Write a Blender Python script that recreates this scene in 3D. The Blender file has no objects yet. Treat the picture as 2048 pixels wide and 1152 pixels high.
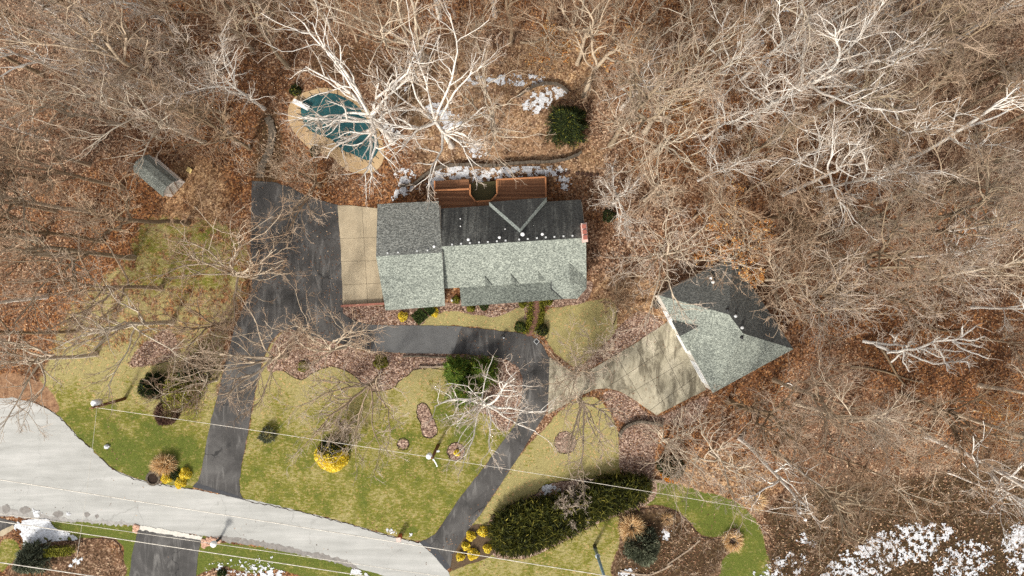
import bpy, math, random
import numpy as np
from mathutils import Vector

# ------------------------------------------------------------------ camera, world, sun
SC = bpy.context.scene
COL = SC.collection
CAMH = 68.0                       # drone height in metres
PXM = 20.0                        # photo pixels per metre on the ground
cam_d = bpy.data.cameras.new("camera")
cam_d.sensor_width = 36.0
cam_d.lens = 36.0 * CAMH / (2048 / PXM)
cam_d.clip_end = 2000
cam = bpy.data.objects.new("camera", cam_d)
cam.location = (0, 0, CAMH)
COL.objects.link(cam)
SC.camera = cam

SUN_AZ, SUN_EL = 208.0, 41.0
W = bpy.data.worlds.new("World"); SC.world = W; W.use_nodes = True
wn = W.node_tree.nodes; wl = W.node_tree.links
for n in list(wn): wn.remove(n)
sky = wn.new('ShaderNodeTexSky'); sky.sky_type = 'NISHITA'; sky.sun_disc = False
sky.sun_elevation = math.radians(SUN_EL); sky.sun_rotation = math.radians(SUN_AZ)
sky.air_density = 1.0; sky.dust_density = 2.5; sky.ozone_density = 0.6
bg = wn.new('ShaderNodeBackground'); bg.inputs['Strength'].default_value = 0.15
wo = wn.new('ShaderNodeOutputWorld')
hz = wn.new('ShaderNodeHueSaturation'); hz.inputs['Saturation'].default_value = 0.3
wl.new(sky.outputs[0], hz.inputs['Color']); wl.new(hz.outputs[0], bg.inputs[0]); wl.new(bg.outputs[0], wo.inputs[0])
sd = bpy.data.lights.new("sun", 'SUN'); sd.energy = 2.7; sd.angle = math.radians(8); sd.color = (1.0, 0.965, 0.9)
so = bpy.data.objects.new("sun", sd); COL.objects.link(so)
_a, _e = math.radians(SUN_AZ), math.radians(SUN_EL)
so.rotation_euler = Vector((math.sin(_a)*math.cos(_e), math.cos(_a)*math.cos(_e), math.sin(_e))).to_track_quat('Z', 'Y').to_euler()
so.location = (0, 0, 90)
SC.view_settings.view_transform = 'Standard'
SC.view_settings.look = 'None'
SC.view_settings.exposure = 0.6
SC.view_settings.gamma = 1.0
SC.render.engine = 'CYCLES'
SC.cycles.max_bounces = 4
SC.cycles.diffuse_bounces = 2
SC.cycles.use_denoising = False

RNG = np.random.default_rng(7)
random.seed(7)

# ------------------------------------------------------------------ helpers
def P(px, py, h=0.0):
    """photo pixel of a point known to stand at height h -> world position"""
    k = (CAMH - h) / CAMH / PXM
    return ((px - 1024) * k, (576 - py) * k, h)

def lin(r, g, b, k=1.0):
    f = lambda c: (c / 255 / 12.92) if c / 255 <= 0.04045 else ((c / 255 + 0.055) / 1.055) ** 2.4
    return (f(r) * k, f(g) * k, f(b) * k, 1.0)

def tag(o, label=None, cat=None, group=None, kind=None):
    if label: o['label'] = label
    if cat: o['category'] = cat
    if group: o['group'] = group
    if kind: o['kind'] = kind
    return o

def empty(name, loc=(0, 0, 0), rz=0.0, label=None, cat=None, group=None):
    o = bpy.data.objects.new(name, None); COL.objects.link(o)
    o.location = loc; o.rotation_euler = (0, 0, rz); o.empty_display_size = 0.3
    return tag(o, label, cat, group)

def link(name, me, parent=None):
    o = bpy.data.objects.new(name, me); COL.objects.link(o)
    if parent is not None:
        o.parent = parent
    return o

def npmesh(name, V, F, mat, smooth=False):
    V = np.asarray(V, np.float32); F = np.asarray(F, np.int32)
    me = bpy.data.meshes.new(name)
    m, k = F.shape
    me.vertices.add(len(V)); me.vertices.foreach_set('co', V.ravel())
    me.loops.add(m * k); me.loops.foreach_set('vertex_index', F.ravel())
    me.polygons.add(m)
    me.polygons.foreach_set('loop_start', np.arange(m, dtype=np.int32) * k)
    me.polygons.foreach_set('loop_total', np.full(m, k, np.int32))
    if smooth: me.polygons.foreach_set('use_smooth', np.ones(m, bool))
    me.materials.append(mat)
    me.update(calc_edges=True)
    return me

class MB:
    """collects prisms, boxes and tubes; build() links them as one mesh object"""
    def __init__(s): s.v = []; s.f = []; s.m = []
    def add(s, V, F, m=0):
        b = len(s.v); s.v += [tuple(p) for p in V]
        for f in F: s.f.append(tuple(i + b for i in f)); s.m.append(m)
        return s
    def slab(s, top, t, m=0, ms=None):
        n = len(top); ms = m if ms is None else ms
        V = list(top) + [(p[0], p[1], p[2] - t) for p in top]
        s.add(V, [tuple(range(n))], m)
        s.v_last = len(s.v)
        b = len(s.v) - 2 * n
        s.f.append(tuple(b + n + i for i in reversed(range(n)))); s.m.append(ms)
        for i in range(n):
            j = (i + 1) % n
            s.f.append((b + j, b + i, b + n + i, b + n + j)); s.m.append(ms)
        return s
    def prism(s, poly, z0, z1, m=0):
        a = sum(poly[i][0] * poly[(i + 1) % len(poly)][1] - poly[(i + 1) % len(poly)][0] * poly[i][1] for i in range(len(poly)))
        if a < 0: poly = poly[::-1]
        return s.slab([(p[0], p[1], z1) for p in poly], z1 - z0, m)
    def box(s, c, d, rz=0.0, m=0):
        ca, sa = math.cos(rz), math.sin(rz)
        q = [(c[0] + x * d[0] / 2 * ca - y * d[1] / 2 * sa, c[1] + x * d[0] / 2 * sa + y * d[1] / 2 * ca) for x, y in ((-1, -1), (1, -1), (1, 1), (-1, 1))]
        return s.slab([(x, y, c[2] + d[2] / 2) for x, y in q], d[2], m)
    def bar(s, p, q, w, h, m=0):
        """box along p->q, width w (horizontal), height h, lying under the line"""
        p = Vector(p); q = Vector(q); d = (q - p); u = Vector((-d.y, d.x, 0)); u = u.normalized() * w / 2 if u.length > 1e-6 else Vector((w / 2, 0, 0))
        return s.slab([tuple(p + u), tuple(p - u), tuple(q - u), tuple(q + u)], h, m)
    def tube(s, pts, r, k=8, m=0, caps=True):
        pts = [Vector(p) for p in pts]; n = len(pts)
        rr = r if isinstance(r, (list, tuple)) else [r] * n
        b = len(s.v)
        for i, p in enumerate(pts):
            d = (pts[min(i + 1, n - 1)] - pts[max(i - 1, 0)]).normalized()
            u = d.cross(Vector((0, 0, 1)) if abs(d.z) < 0.9 else Vector((1, 0, 0))).normalized(); w = d.cross(u)
            for j in range(k):
                a = 2 * math.pi * j / k
                s.v.append(tuple(p + (u * math.cos(a) + w * math.sin(a)) * rr[i]))
        for i in range(n - 1):
            for j in range(k):
                s.f.append((b + i * k + j, b + i * k + (j + 1) % k, b + (i + 1) * k + (j + 1) % k, b + (i + 1) * k + j)); s.m.append(m)
        if caps:
            s.f.append(tuple(b + j for j in reversed(range(k)))); s.m.append(m)
            s.f.append(tuple(b + (n - 1) * k + j for j in range(k))); s.m.append(m)
        return s
    def build(s, name, mats, parent=None, smooth=False, loc0=(0, 0, 0)):
        me = bpy.data.meshes.new(name)
        me.from_pydata([(v[0] - loc0[0], v[1] - loc0[1], v[2] - loc0[2]) for v in s.v], [], s.f)
        for m in (mats if isinstance(mats, (list, tuple)) else [mats]): me.materials.append(m)
        me.polygons.foreach_set('material_index', s.m)
        if smooth: me.polygons.foreach_set('use_smooth', [True] * len(s.f))
        me.update()
        return link(name, me, parent)

def spline(pts, n=6, closed=True):
    """Catmull-Rom through px points"""
    out = []; m = len(pts)
    rng = range(m) if closed else range(m - 1)
    for i in rng:
        g = (lambda j: pts[j % m]) if closed else (lambda j: pts[min(max(j, 0), m - 1)])
        p0, p1, p2, p3 = (np.array(g(i + k), float) for k in (-1, 0, 1, 2))
        for k in range(n):
            t = k / n
            out.append(tuple(0.5 * ((2 * p1) + (-p0 + p2) * t + (2 * p0 - 5 * p1 + 4 * p2 - p3) * t * t + (-p0 + 3 * p1 - 3 * p2 + p3) * t ** 3)))
    if not closed: out.append(tuple(pts[-1]))
    return out

def dens(pts, step=6.0, jit=0.0, closed=True, seed=1):
    """subdivide a px polyline and roughen it a little"""
    r = random.Random(seed); out = []
    m = len(pts)
    for i in range(m if closed else m - 1):
        a, b = pts[i], pts[(i + 1) % m]
        L = math.hypot(b[0] - a[0], b[1] - a[1]); k = max(1, int(L / step))
        for j in range(k):
            t = j / k
            out.append((a[0] + (b[0] - a[0]) * t + r.gauss(0, jit), a[1] + (b[1] - a[1]) * t + r.gauss(0, jit)))
    if not closed: out.append(pts[-1])
    return out

G = lambda pts: [P(x, y)[:2] for x, y in pts]

def inpoly(X, Y, poly):
    ins = np.zeros(X.shape, bool); n = len(poly)
    for i in range(n):
        x1, y1 = poly[i]; x2, y2 = poly[(i + 1) % n]
        if y1 == y2: continue
        c = ((y1 > Y) != (y2 > Y)) & (X < (x2 - x1) * (Y - y1) / (y2 - y1) + x1)
        ins ^= c
    return ins

def vnoise(X, Y, seed, octaves=4, scale=1.0, rough=0.55):
    r = np.random.default_rng(seed); T = r.random((256, 256)); out = np.zeros(X.shape); amp = 1; tot = 0
    for o in range(octaves):
        x = X * scale * 2 ** o + 37.3 * o + 5000; y = Y * scale * 2 ** o + 11.7 * o + 5000
        xi = np.floor(x).astype(int); yi = np.floor(y).astype(int); fx = x - xi; fy = y - yi
        fx = fx * fx * (3 - 2 * fx); fy = fy * fy * (3 - 2 * fy)
        g = lambda a, b: T[a % 256, b % 256]
        out += amp * ((g(xi, yi) * (1 - fx) + g(xi + 1, yi) * fx) * (1 - fy) + (g(xi, yi + 1) * (1 - fx) + g(xi + 1, yi + 1) * fx) * fy)
        tot += amp; amp *= rough
    return out / tot

# ------------------------------------------------------------------ node materials
class NT:
    def __init__(s, name, rough=0.9, spec=0.2):
        s.m = bpy.data.materials.new(name); s.m.use_nodes = True
        s.t = s.m.node_tree; s.n = s.t.nodes; s.l = s.t.links
        s.b = s.n['Principled BSDF']; s.b.inputs['Roughness'].default_value = rough
        s.b.inputs['Specular IOR Level'].default_value = spec
        s._c = {}
    def put(s, inp, v):
        if hasattr(v, 'is_linked') or isinstance(v, bpy.types.NodeSocket): s.l.new(v, inp)
        else: inp.default_value = v
    def coord(s, kind='pos'):
        if kind not in s._c:
            if kind == 'pos': s._c[kind] = s.n.new('ShaderNodeNewGeometry').outputs['Position']
            else: s._c[kind] = s.n.new('ShaderNodeTexCoord').outputs['Object']
        return s._c[kind]
    def map(s, scale=(1, 1, 1), rot=(0, 0, 0), kind='pos'):
        m = s.n.new('ShaderNodeMapping'); s.l.new(s.coord(kind), m.inputs[0])
        m.inputs['Scale'].default_value = scale; m.inputs['Rotation'].default_value = rot
        return m.outputs[0]
    def noise(s, scale, detail=4, rough=0.55, vec=None, dist=0.0, kind='pos'):
        n = s.n.new('ShaderNodeTexNoise'); n.inputs['Scale'].default_value = scale
        n.inputs['Detail'].default_value = detail; n.inputs['Roughness'].default_value = rough; n.inputs['Distortion'].default_value = dist
        s.l.new(vec if vec is not None else s.coord(kind), n.inputs['Vector']); return n.outputs['Fac']
    def voro(s, scale, feature='F1', vec=None, out='Distance', rnd=1.0, kind='pos'):
        n = s.n.new('ShaderNodeTexVoronoi'); n.feature = feature; n.inputs['Scale'].default_value = scale
        n.inputs['Randomness'].default_value = rnd
        s.l.new(vec if vec is not None else s.coord(kind), n.inputs['Vector']); return n.outputs[out]
    def cell(s, scale, vec=None, kind='pos'):
        c = s.voro(scale, vec=vec, out='Color', kind=kind)
        x = s.n.new('ShaderNodeSeparateColor'); s.l.new(c, x.inputs[0]); return x.outputs[0], x.outputs[1]
    def ramp(s, fac, stops, interp='LINEAR'):
        n = s.n.new('ShaderNodeValToRGB'); n.color_ramp.interpolation = interp; e = n.color_ramp.elements
        while len(e) < len(stops): e.new(0.5)
        for i, (p, c) in enumerate(stops): e[i].position = p; e[i].color = c if len(c) == 4 else (*c, 1)
        s.l.new(fac, n.inputs[0]); return n.outputs[0]
    def step(s, fac, a, b):
        n = s.n.new('ShaderNodeMapRange'); n.interpolation_type = 'SMOOTHSTEP'
        n.inputs['From Min'].default_value = a; n.inputs['From Max'].default_value = b
        s.l.new(fac, n.inputs['Value']); return n.outputs[0]
    def mix(s, fac, a, b, mode='MIX'):
        n = s.n.new('ShaderNodeMix'); n.data_type = 'RGBA'; n.blend_type = mode
        s.put(n.inputs[0], fac); s.put(n.inputs[6], a); s.put(n.inputs[7], b); return n.outputs[2]
    def math(s, op, a, b=0.0, c=None):
        n = s.n.new('ShaderNodeMath'); n.operation = op; s.put(n.inputs[0], a); s.put(n.inputs[1], b)
        if c is not None: s.put(n.inputs[2], c)
        return n.outputs[0]
    def attr(s, name):
        n = s.n.new('ShaderNodeAttribute'); n.attribute_name = name; return n
    def island(s): return s.n.new('ShaderNodeNewGeometry').outputs['Random Per Island']
    def objrand(s): return s.n.new('ShaderNodeObjectInfo').outputs['Random']
    def bump(s, h, dist=0.05, strength=1.0):
        n = s.n.new('ShaderNodeBump'); n.inputs['Distance'].default_value = dist; n.inputs['Strength'].default_value = strength
        s.l.new(h, n.inputs['Height']); s.l.new(n.outputs[0], s.b.inputs['Normal'])
    def col(s, c): s.put(s.b.inputs['Base Color'], c); return s

def v4(x): return (x, x, x, 1)

def plain(name, rgb, rough=0.7, var=0.25, scale=6.0, spec=0.3, metal=0.0, kind='pos'):
    t = NT(name, rough, spec); t.b.inputs['Metallic'].default_value = metal
    n = t.noise(scale, 5, 0.6, kind=kind)
    a = tuple(c * (1 - var) for c in rgb[:3]); b = tuple(min(1, c * (1 + var)) for c in rgb[:3])
    t.col(t.ramp(n, [(0.3, a), (0.7, b)])); return t.m

def mat_ground():
    t = NT('ground_mat', 0.95, 0.1)
    mk = t.attr('mask').outputs['Color']; sp = t.n.new('ShaderNodeSeparateColor'); t.l.new(mk, sp.inputs[0])
    m2 = t.attr('mask_b').outputs['Color']; sq = t.n.new('ShaderNodeSeparateColor'); t.l.new(m2, sq.inputs[0])
    grass, green, orange = sp.outputs; mulch, dirt, pale = sq.outputs
    c1, c2 = t.cell(7.5); c3, c4 = t.cell(3.1)
    big = t.noise(0.22, 4, 0.6); mid = t.noise(1.3, 5, 0.65); fine = t.noise(9, 3, 0.6)
    # leaf litter
    litter = t.ramp(c1, [(0.0, lin(58, 42, 32)), (0.3, lin(98, 73, 56)), (0.62, lin(136, 105, 83)), (0.86, lin(172, 140, 114)), (1.0, lin(216, 188, 156))])
    rusty = t.ramp(c2, [(0.0, lin(52, 32, 18)), (0.4, lin(100, 62, 36)), (0.75, lin(144, 92, 54)), (1.0, lin(200, 146, 92))])
    of = t.math('MULTIPLY', t.step(t.math('ADD', t.math('MULTIPLY', orange, 0.6), t.math('MULTIPLY', big, 0.9)), 0.42, 0.84), 0.8)
    lit = t.mix(of, litter, rusty)
    tanl = t.ramp(c2, [(0.0, lin(112, 84, 58)), (0.5, lin(166, 132, 96)), (1.0, lin(214, 184, 144))])
    lit = t.mix(t.math('MULTIPLY', pale, t.step(mid, 0.3, 0.65)), lit, tanl)
    lit = t.mix(0.7, lit, t.ramp(mid, [(0.28, v4(0.5)), (0.5, v4(1.0)), (0.75, v4(1.3))]), 'MULTIPLY')
    damp = t.noise(0.42, 5, 0.7, dist=0.6)
    lit = t.mix(0.85, lit, t.ramp(damp, [(0.3, lin(140, 128, 112)), (0.48, lin(236, 232, 228)), (0.7, v4(1.15))]), 'MULTIPLY')
    hum = t.attr('mask_c').outputs['Color']; sh = t.n.new('ShaderNodeSeparateColor'); t.l.new(hum, sh.inputs[0])
    humus = t.ramp(t.noise(3.2, 6, 0.78), [(0.28, lin(26, 20, 14)), (0.48, lin(60, 46, 31)), (0.6, lin(90, 72, 48)), (0.78, lin(168, 140, 104))])
    lit = t.mix(t.math('MULTIPLY', sh.outputs[0], t.step(t.math('ADD', t.noise(1.1, 5, 0.7), t.math('MULTIPLY', sh.outputs[0], 0.5)), 0.45, 0.85)), lit, humus)
    # turf
    gf = t.noise(13, 4, 0.8); gm = t.noise(0.45, 5, 0.68); gs = t.noise(2.2, 5, 0.7, vec=t.map((1, 2.6, 1), (0, 0, 0.5)))
    tan = t.ramp(gf, [(0.25, lin(98, 88, 54)), (0.5, lin(150, 138, 90)), (0.75, lin(192, 180, 130))])
    grn = t.ramp(gf, [(0.25, lin(56, 56, 20)), (0.5, lin(110, 106, 40)), (0.75, lin(160, 152, 72))])
    gfac = t.step(t.math('ADD', green, t.math('ADD', t.math('MULTIPLY_ADD', gm, 2.2, -1.15), t.math('MULTIPLY_ADD', gs, 2.6, -1.3))), 0.2, 0.8)
    grn = t.mix(t.step(t.math('ADD', green, t.math('MULTIPLY_ADD', gm, 1.6, -0.8)), 0.6, 1.05), grn, t.ramp(gf, [(0.25, lin(42, 50, 18)), (0.5, lin(86, 94, 38)), (0.75, lin(134, 138, 66))]))
    turf = t.mix(gfac, tan, grn)
    turf = t.mix(0.55, turf, t.ramp(t.noise(3.2, 6, 0.8), [(0.3, v4(0.55)), (0.5, v4(1.0)), (0.72, v4(1.4))]), 'MULTIPLY')
    gmask = t.step(t.math('ADD', grass, t.math('MULTIPLY_ADD', t.noise(1.1, 7, 0.8), 1.3, -0.65)), 0.38, 0.62)
    # stray leaves on the turf
    stray = t.math('MULTIPLY', t.math('GREATER_THAN', c2, 0.93), t.math('SUBTRACT', 1.15, green))
    turf = t.mix(stray, turf, lin(178, 146, 100))
    # wood mulch
    m1, m3 = t.cell(10.0)
    mul = t.ramp(m1, [(0.0, lin(74, 56, 48)), (0.4, lin(124, 98, 84)), (0.75, lin(158, 130, 112)), (1.0, lin(208, 182, 160))])
    mul = t.mix(0.6, mul, t.ramp(mid, [(0.25, v4(0.5)), (0.55, v4(1.0)), (0.8, v4(1.25))]), 'MULTIPLY')
    mmask = t.step(t.math('ADD', mulch, t.math('MULTIPLY_ADD', t.noise(3, 6, 0.75), 0.7, -0.35)), 0.4, 0.6)
    dr = t.ramp(t.noise(2.5, 6, 0.7), [(0.3, lin(96, 66, 48)), (0.7, lin(168, 132, 100))])
    c = t.mix(gmask, lit, turf)
    c = t.mix(t.step(t.math('ADD', dirt, t.math('MULTIPLY_ADD', mid, 0.6, -0.3)), 0.4, 0.6), c, dr)
    c = t.mix(mmask, c, mul)
    t.col(c)
    h = t.mix(gmask, c1, t.math('MULTIPLY', gf, 0.6))
    t.bump(h, 0.06, 0.8)
    return t.m

def mat_asphalt():
    t = NT('asphalt_mat', 0.85, 0.3)
    n = t.noise(0.35, 5, 0.6, dist=0.6); s = t.noise(0.5, 5, 0.7, vec=t.map((2.2, 0.5, 1), (0, 0, 0.25)), dist=1.0); f = t.noise(28, 3, 0.7)
    c = t.ramp(n, [(0.3, lin(54, 52, 49)), (0.5, lin(72, 69, 66)), (0.7, lin(94, 91, 87))])
    c = t.mix(t.math('MULTIPLY', t.step(s, 0.5, 0.72), 0.5), c, lin(138, 134, 128))
    c = t.mix(0.5, c, t.ramp(f, [(0.3, v4(0.6)), (0.7, v4(1.35))]), 'MULTIPLY')
    n2 = t.n.new('ShaderNodeVectorMath'); n2.operation = 'MULTIPLY_ADD'
    nz = t.n.new('ShaderNodeTexNoise'); nz.inputs['Scale'].default_value = 1.1; nz.inputs['Detail'].default_value = 5
    t.l.new(t.coord(), nz.inputs['Vector']); t.l.new(nz.outputs['Color'], n2.inputs[0]); n2.inputs[1].default_value = (1.6, 1.6, 0); t.l.new(t.coord(), n2.inputs[2])
    cr = t.voro(0.3, 'DISTANCE_TO_EDGE', vec=n2.outputs[0])
    cf = t.math('MULTIPLY', t.math('LESS_THAN', cr, 0.011), t.step(t.noise(0.25, 2), 0.5, 0.58))
    c = t.mix(t.math('MULTIPLY', cf, 0.7), c, lin(28, 27, 27))
    lv, _ = t.cell(2.3); ld = t.voro(2.3)
    c = t.mix(t.math('MULTIPLY', t.math('GREATER_THAN', lv, 0.9), t.math('LESS_THAN', ld, 0.085)), c, lin(140, 104, 76))
    t.col(c); t.bump(f, 0.012, 0.5); return t.m

def mat_road():
    t = NT('road_mat', 0.9, 0.2)
    rz = math.radians(11)
    s = t.noise(0.9, 5, 0.6, vec=t.map((0.12, 1.3, 1), (0, 0, rz))); n = t.noise(0.5, 6, 0.65); f = t.noise(22, 3, 0.75)
    c = t.ramp(s, [(0.3, lin(156, 154, 147)), (0.5, lin(170, 168, 161)), (0.7, lin(186, 183, 176))])
    c = t.mix(0.55, c, t.ramp(n, [(0.3, v4(0.82)), (0.6, v4(1.0)), (0.8, v4(1.06))]), 'MULTIPLY')
    c = t.mix(0.35, c, t.ramp(f, [(0.3, v4(0.72)), (0.7, v4(1.2))]), 'MULTIPLY')
    n2 = t.n.new('ShaderNodeVectorMath'); n2.operation = 'MULTIPLY_ADD'
    nz = t.n.new('ShaderNodeTexNoise'); nz.inputs['Scale'].default_value = 0.8; nz.inputs['Detail'].default_value = 6
    t.l.new(t.coord(), nz.inputs['Vector']); t.l.new(nz.outputs['Color'], n2.inputs[0]); n2.inputs[1].default_value = (1.8, 1.8, 0); t.l.new(t.coord(), n2.inputs[2])
    cr = t.voro(0.16, 'DISTANCE_TO_EDGE', vec=n2.outputs[0])
    c = t.mix(t.math('MULTIPLY', t.math('LESS_THAN', cr, 0.004), 0.3), c, lin(120, 118, 112))
    t.col(c); t.bump(f, 0.01, 0.4); return t.m

def mat_concrete(name, a, b, stain):
    t = NT(name, 0.9, 0.2)
    n = t.noise(0.6, 6, 0.7, dist=0.5); m = t.noise(0.75, 6, 0.75, vec=t.map((1.1, 0.4, 1), (0, 0, 0.5) if stain > .5 else (0, 0, 0)), dist=0.5); f = t.noise(24, 3, 0.7)
    c = t.ramp(n, [(0.3, a), (0.7, b)])
    c = t.mix(t.math('MULTIPLY', t.step(m, 0.43, 0.62), stain), c, lin(100, 92, 76))
    c = t.mix(0.4, c, t.ramp(f, [(0.3, v4(0.75)), (0.7, v4(1.2))]), 'MULTIPLY')
    t.col(c); t.bump(f, 0.008, 0.4); return t.m

def mat_shingle(name, dark, mid, light, streak=0.0):
    t = NT(name, 0.92, 0.15)
    c1, c2 = t.cell(9.5, vec=t.map((1, 1.5, 1.5), (0, 0, -0.06))); f = t.noise(20, 3, 0.7); b = t.noise(0.5, 4, 0.6)
    x = t.math('ADD', t.math('MULTIPLY', c1, 0.42), t.math('MULTIPLY', f, 0.6))
    c = t.ramp(x, [(0.25, dark), (0.5, mid), (0.78, light)])
    c = t.mix(0.35, c, t.ramp(b, [(0.3, v4(0.8)), (0.7, v4(1.15))]), 'MULTIPLY')
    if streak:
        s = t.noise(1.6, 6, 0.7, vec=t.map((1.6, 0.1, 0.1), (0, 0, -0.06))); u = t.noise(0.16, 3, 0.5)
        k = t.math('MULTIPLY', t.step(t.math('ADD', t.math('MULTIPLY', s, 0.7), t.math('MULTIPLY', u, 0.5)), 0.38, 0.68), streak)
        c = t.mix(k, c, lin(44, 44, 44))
    t.col(c); t.bump(t.math('ADD', c1, f), 0.03, 0.7); return t.m

def mat_wood(name, a, b, rz, planks=7.0):
    t = NT(name, 0.75, 0.3)
    v = t.map((0.35, planks, 1), (0, 0, rz))
    g = t.noise(2.0, 6, 0.65, vec=v); sx = t.n.new('ShaderNodeSeparateXYZ'); t.l.new(v, sx.inputs[0])
    fr = t.math('FRACT', sx.outputs[1]); gap = t.math('LESS_THAN', fr, 0.1)
    pl = t.n.new('ShaderNodeTexWhiteNoise'); pl.noise_dimensions = '1D'; t.l.new(t.math('FLOOR', sx.outputs[1]), pl.inputs['W'])
    c = t.ramp(t.math('ADD', t.math('MULTIPLY', g, 0.6), t.math('MULTIPLY', pl.outputs['Value'], 0.4)), [(0.25, a), (0.75, b)])
    c = t.mix(t.math('MULTIPLY', gap, 0.7), c, tuple(x * 0.3 for x in a[:3]) + (1,))
    t.col(c); return t.m

def mat_bark(name, a, b, twig=False, vary=True):
    t = NT(name, 0.9, 0.15)
    n = t.noise(3.0, 5, 0.7, kind='obj'); r = t.objrand()
    c = t.ramp(n, [(0.3, a), (0.7, b)])
    if vary: c = t.mix(1.0, c, t.ramp(r, [(0.0, lin(176, 156, 136)), (0.4, lin(226, 212, 196)), (1.0, lin(255, 250, 242))]), 'MULTIPLY')
    t.col(c)
    if not twig: t.bump(n, 0.04, 0.5)
    return t.m

def mat_leaf(name, stops, tone=None, trans=0.25):
    """foliage: each leaf its own shade; tone = colours for leaves whose 'tone' attribute is high"""
    t = NT(name, 0.75, 0.25)
    r = t.island(); c = t.ramp(r, stops)
    if tone is not None:
        c = t.mix(t.attr('tone').outputs['Fac'], c, t.ramp(r, tone))
    t.col(c)
    tr = t.n.new('ShaderNodeBsdfTranslucent'); t.l.new(c, tr.inputs[0])
    mx = t.n.new('ShaderNodeMixShader'); mx.inputs[0].default_value = trans
    t.l.new(t.b.outputs[0], mx.inputs[1]); t.l.new(tr.outputs[0], mx.inputs[2])
    t.l.new(mx.outputs[0], t.n['Material Output'].inputs[0]); return t.m

def mat_snow():
    t = NT('snow_mat', 0.6, 0.3); f = t.noise(7, 4, 0.6)
    t.col(t.ramp(t.noise(5, 5, 0.8), [(0.36, (0.24, 0.21, 0.18)), (0.46, (0.52, 0.52, 0.52)), (0.66, (0.74, 0.74, 0.75))])); t.bump(f, 0.04, 0.6); return t.m

M = dict(
    ground=mat_ground(), asphalt=mat_asphalt(), road=mat_road(), snow=mat_snow(),
    pad=mat_concrete('pad_concrete', lin(158, 143, 118), lin(184, 168, 140), 0.25),
    drive=mat_concrete('drive_concrete', lin(146, 138, 116), lin(192, 182, 158), 0.95),
    coping=mat_concrete('coping_stone', lin(172, 142, 104), lin(198, 170, 130), 0.12),
    shingle=mat_shingle('shingle', lin(78, 82, 76), lin(126, 130, 120), lin(170, 174, 160)),
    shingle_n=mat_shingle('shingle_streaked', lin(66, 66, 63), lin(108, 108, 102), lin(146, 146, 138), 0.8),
    flash=mat_shingle('valley_shingle', lin(92, 97, 92), lin(122, 127, 121), lin(150, 155, 147)),
    trim=plain('white_trim', (0.62, 0.58, 0.5), 0.6, 0.06),
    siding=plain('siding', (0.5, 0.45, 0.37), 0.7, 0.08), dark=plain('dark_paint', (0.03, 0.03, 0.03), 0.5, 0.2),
    glass=plain('window_glass', (0.03, 0.04, 0.05), 0.1, 0.1, spec=0.6),
    white=plain('white_paint', (0.82, 0.81, 0.78), 0.5, 0.05), metal=plain('grey_metal', (0.42, 0.46, 0.48), 0.45, 0.1, metal=0.4),
    galv=plain('vent_metal', (0.5, 0.5, 0.48), 0.5, 0.08), brick=plain('brick', (0.32, 0.13, 0.09), 0.9, 0.3, 14),
    cap=plain('chimney_cap', (0.62, 0.45, 0.38), 0.9, 0.12), clay=plain('clay_flue', (0.3, 0.1, 0.07), 0.9, 0.2),
    deck=mat_wood('deck_boards', lin(108, 70, 46), lin(158, 112, 78), 0.06), rail=plain('deck_rail', lin(168, 112, 72), 0.7, 0.15, 5),
    moss=mat_wood('mossy_boards', lin(64, 58, 30), lin(98, 88, 52), 1.6, 5.0),
    pole=plain('pole_wood', lin(112, 78, 52), 0.9, 0.3, 4), wire=plain('cable', (0.66, 0.6, 0.5), 0.5, 0.35, 1.5),
    stone=plain('stone', lin(150, 132, 112), 0.95, 0.4, 5), darkstone=plain('dark_stone', lin(92, 82, 70), 0.95, 0.4, 4),
    paver=plain('brick_path', lin(128, 92, 76), 0.95, 0.3, 12), soil=plain('dark_soil', lin(46, 34, 26), 1.0, 0.35, 9),
    yellow=plain('yellow_ply', lin(226, 198, 130), 0.7, 0.08), terracotta=plain('terracotta', lin(176, 92, 60), 0.9, 0.2, 9),
    bark=mat_bark('bark', lin(172, 162, 146), lin(218, 208, 192)), twig=mat_bark('twigs', lin(172, 150, 130), lin(206, 186, 164), True),
    bark_w=mat_bark('pale_bark', lin(196, 186, 172), lin(232, 226, 216), False, False), twig_w=mat_bark('pale_twigs', lin(174, 156, 138), lin(206, 190, 172), True, False),
    bark_d=mat_bark('dark_bark', lin(128, 116, 98), lin(172, 158, 138)), twig_d=mat_bark('grey_twigs', lin(170, 156, 142), lin(200, 186, 172), True),
    brush=mat_leaf('brush_twigs', [(0, lin(112, 86, 66)), (0.5, lin(160, 134, 110)), (1, lin(206, 184, 158))], None, 0.1),
    fallen=mat_leaf('fallen_leaf', [(0, lin(76, 50, 34)), (0.35, lin(118, 82, 58)), (0.7, lin(156, 116, 86)), (1, lin(212, 182, 148))], None, 0.2),
)

def tealcover():
    t = NT('pool_cover_mat', 0.6, 0.3); n = t.noise(0.9, 6, 0.7, dist=0.7); f = t.noise(6, 5, 0.75)
    c = t.ramp(n, [(0.3, lin(22, 62, 66)), (0.6, lin(38, 88, 90)), (0.75, lin(64, 110, 106))])
    c = t.mix(t.math('MULTIPLY', t.step(f, 0.56, 0.68), 0.55), c, lin(128, 118, 86)); t.col(c); return t.m
M['cover'] = tealcover()

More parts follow.
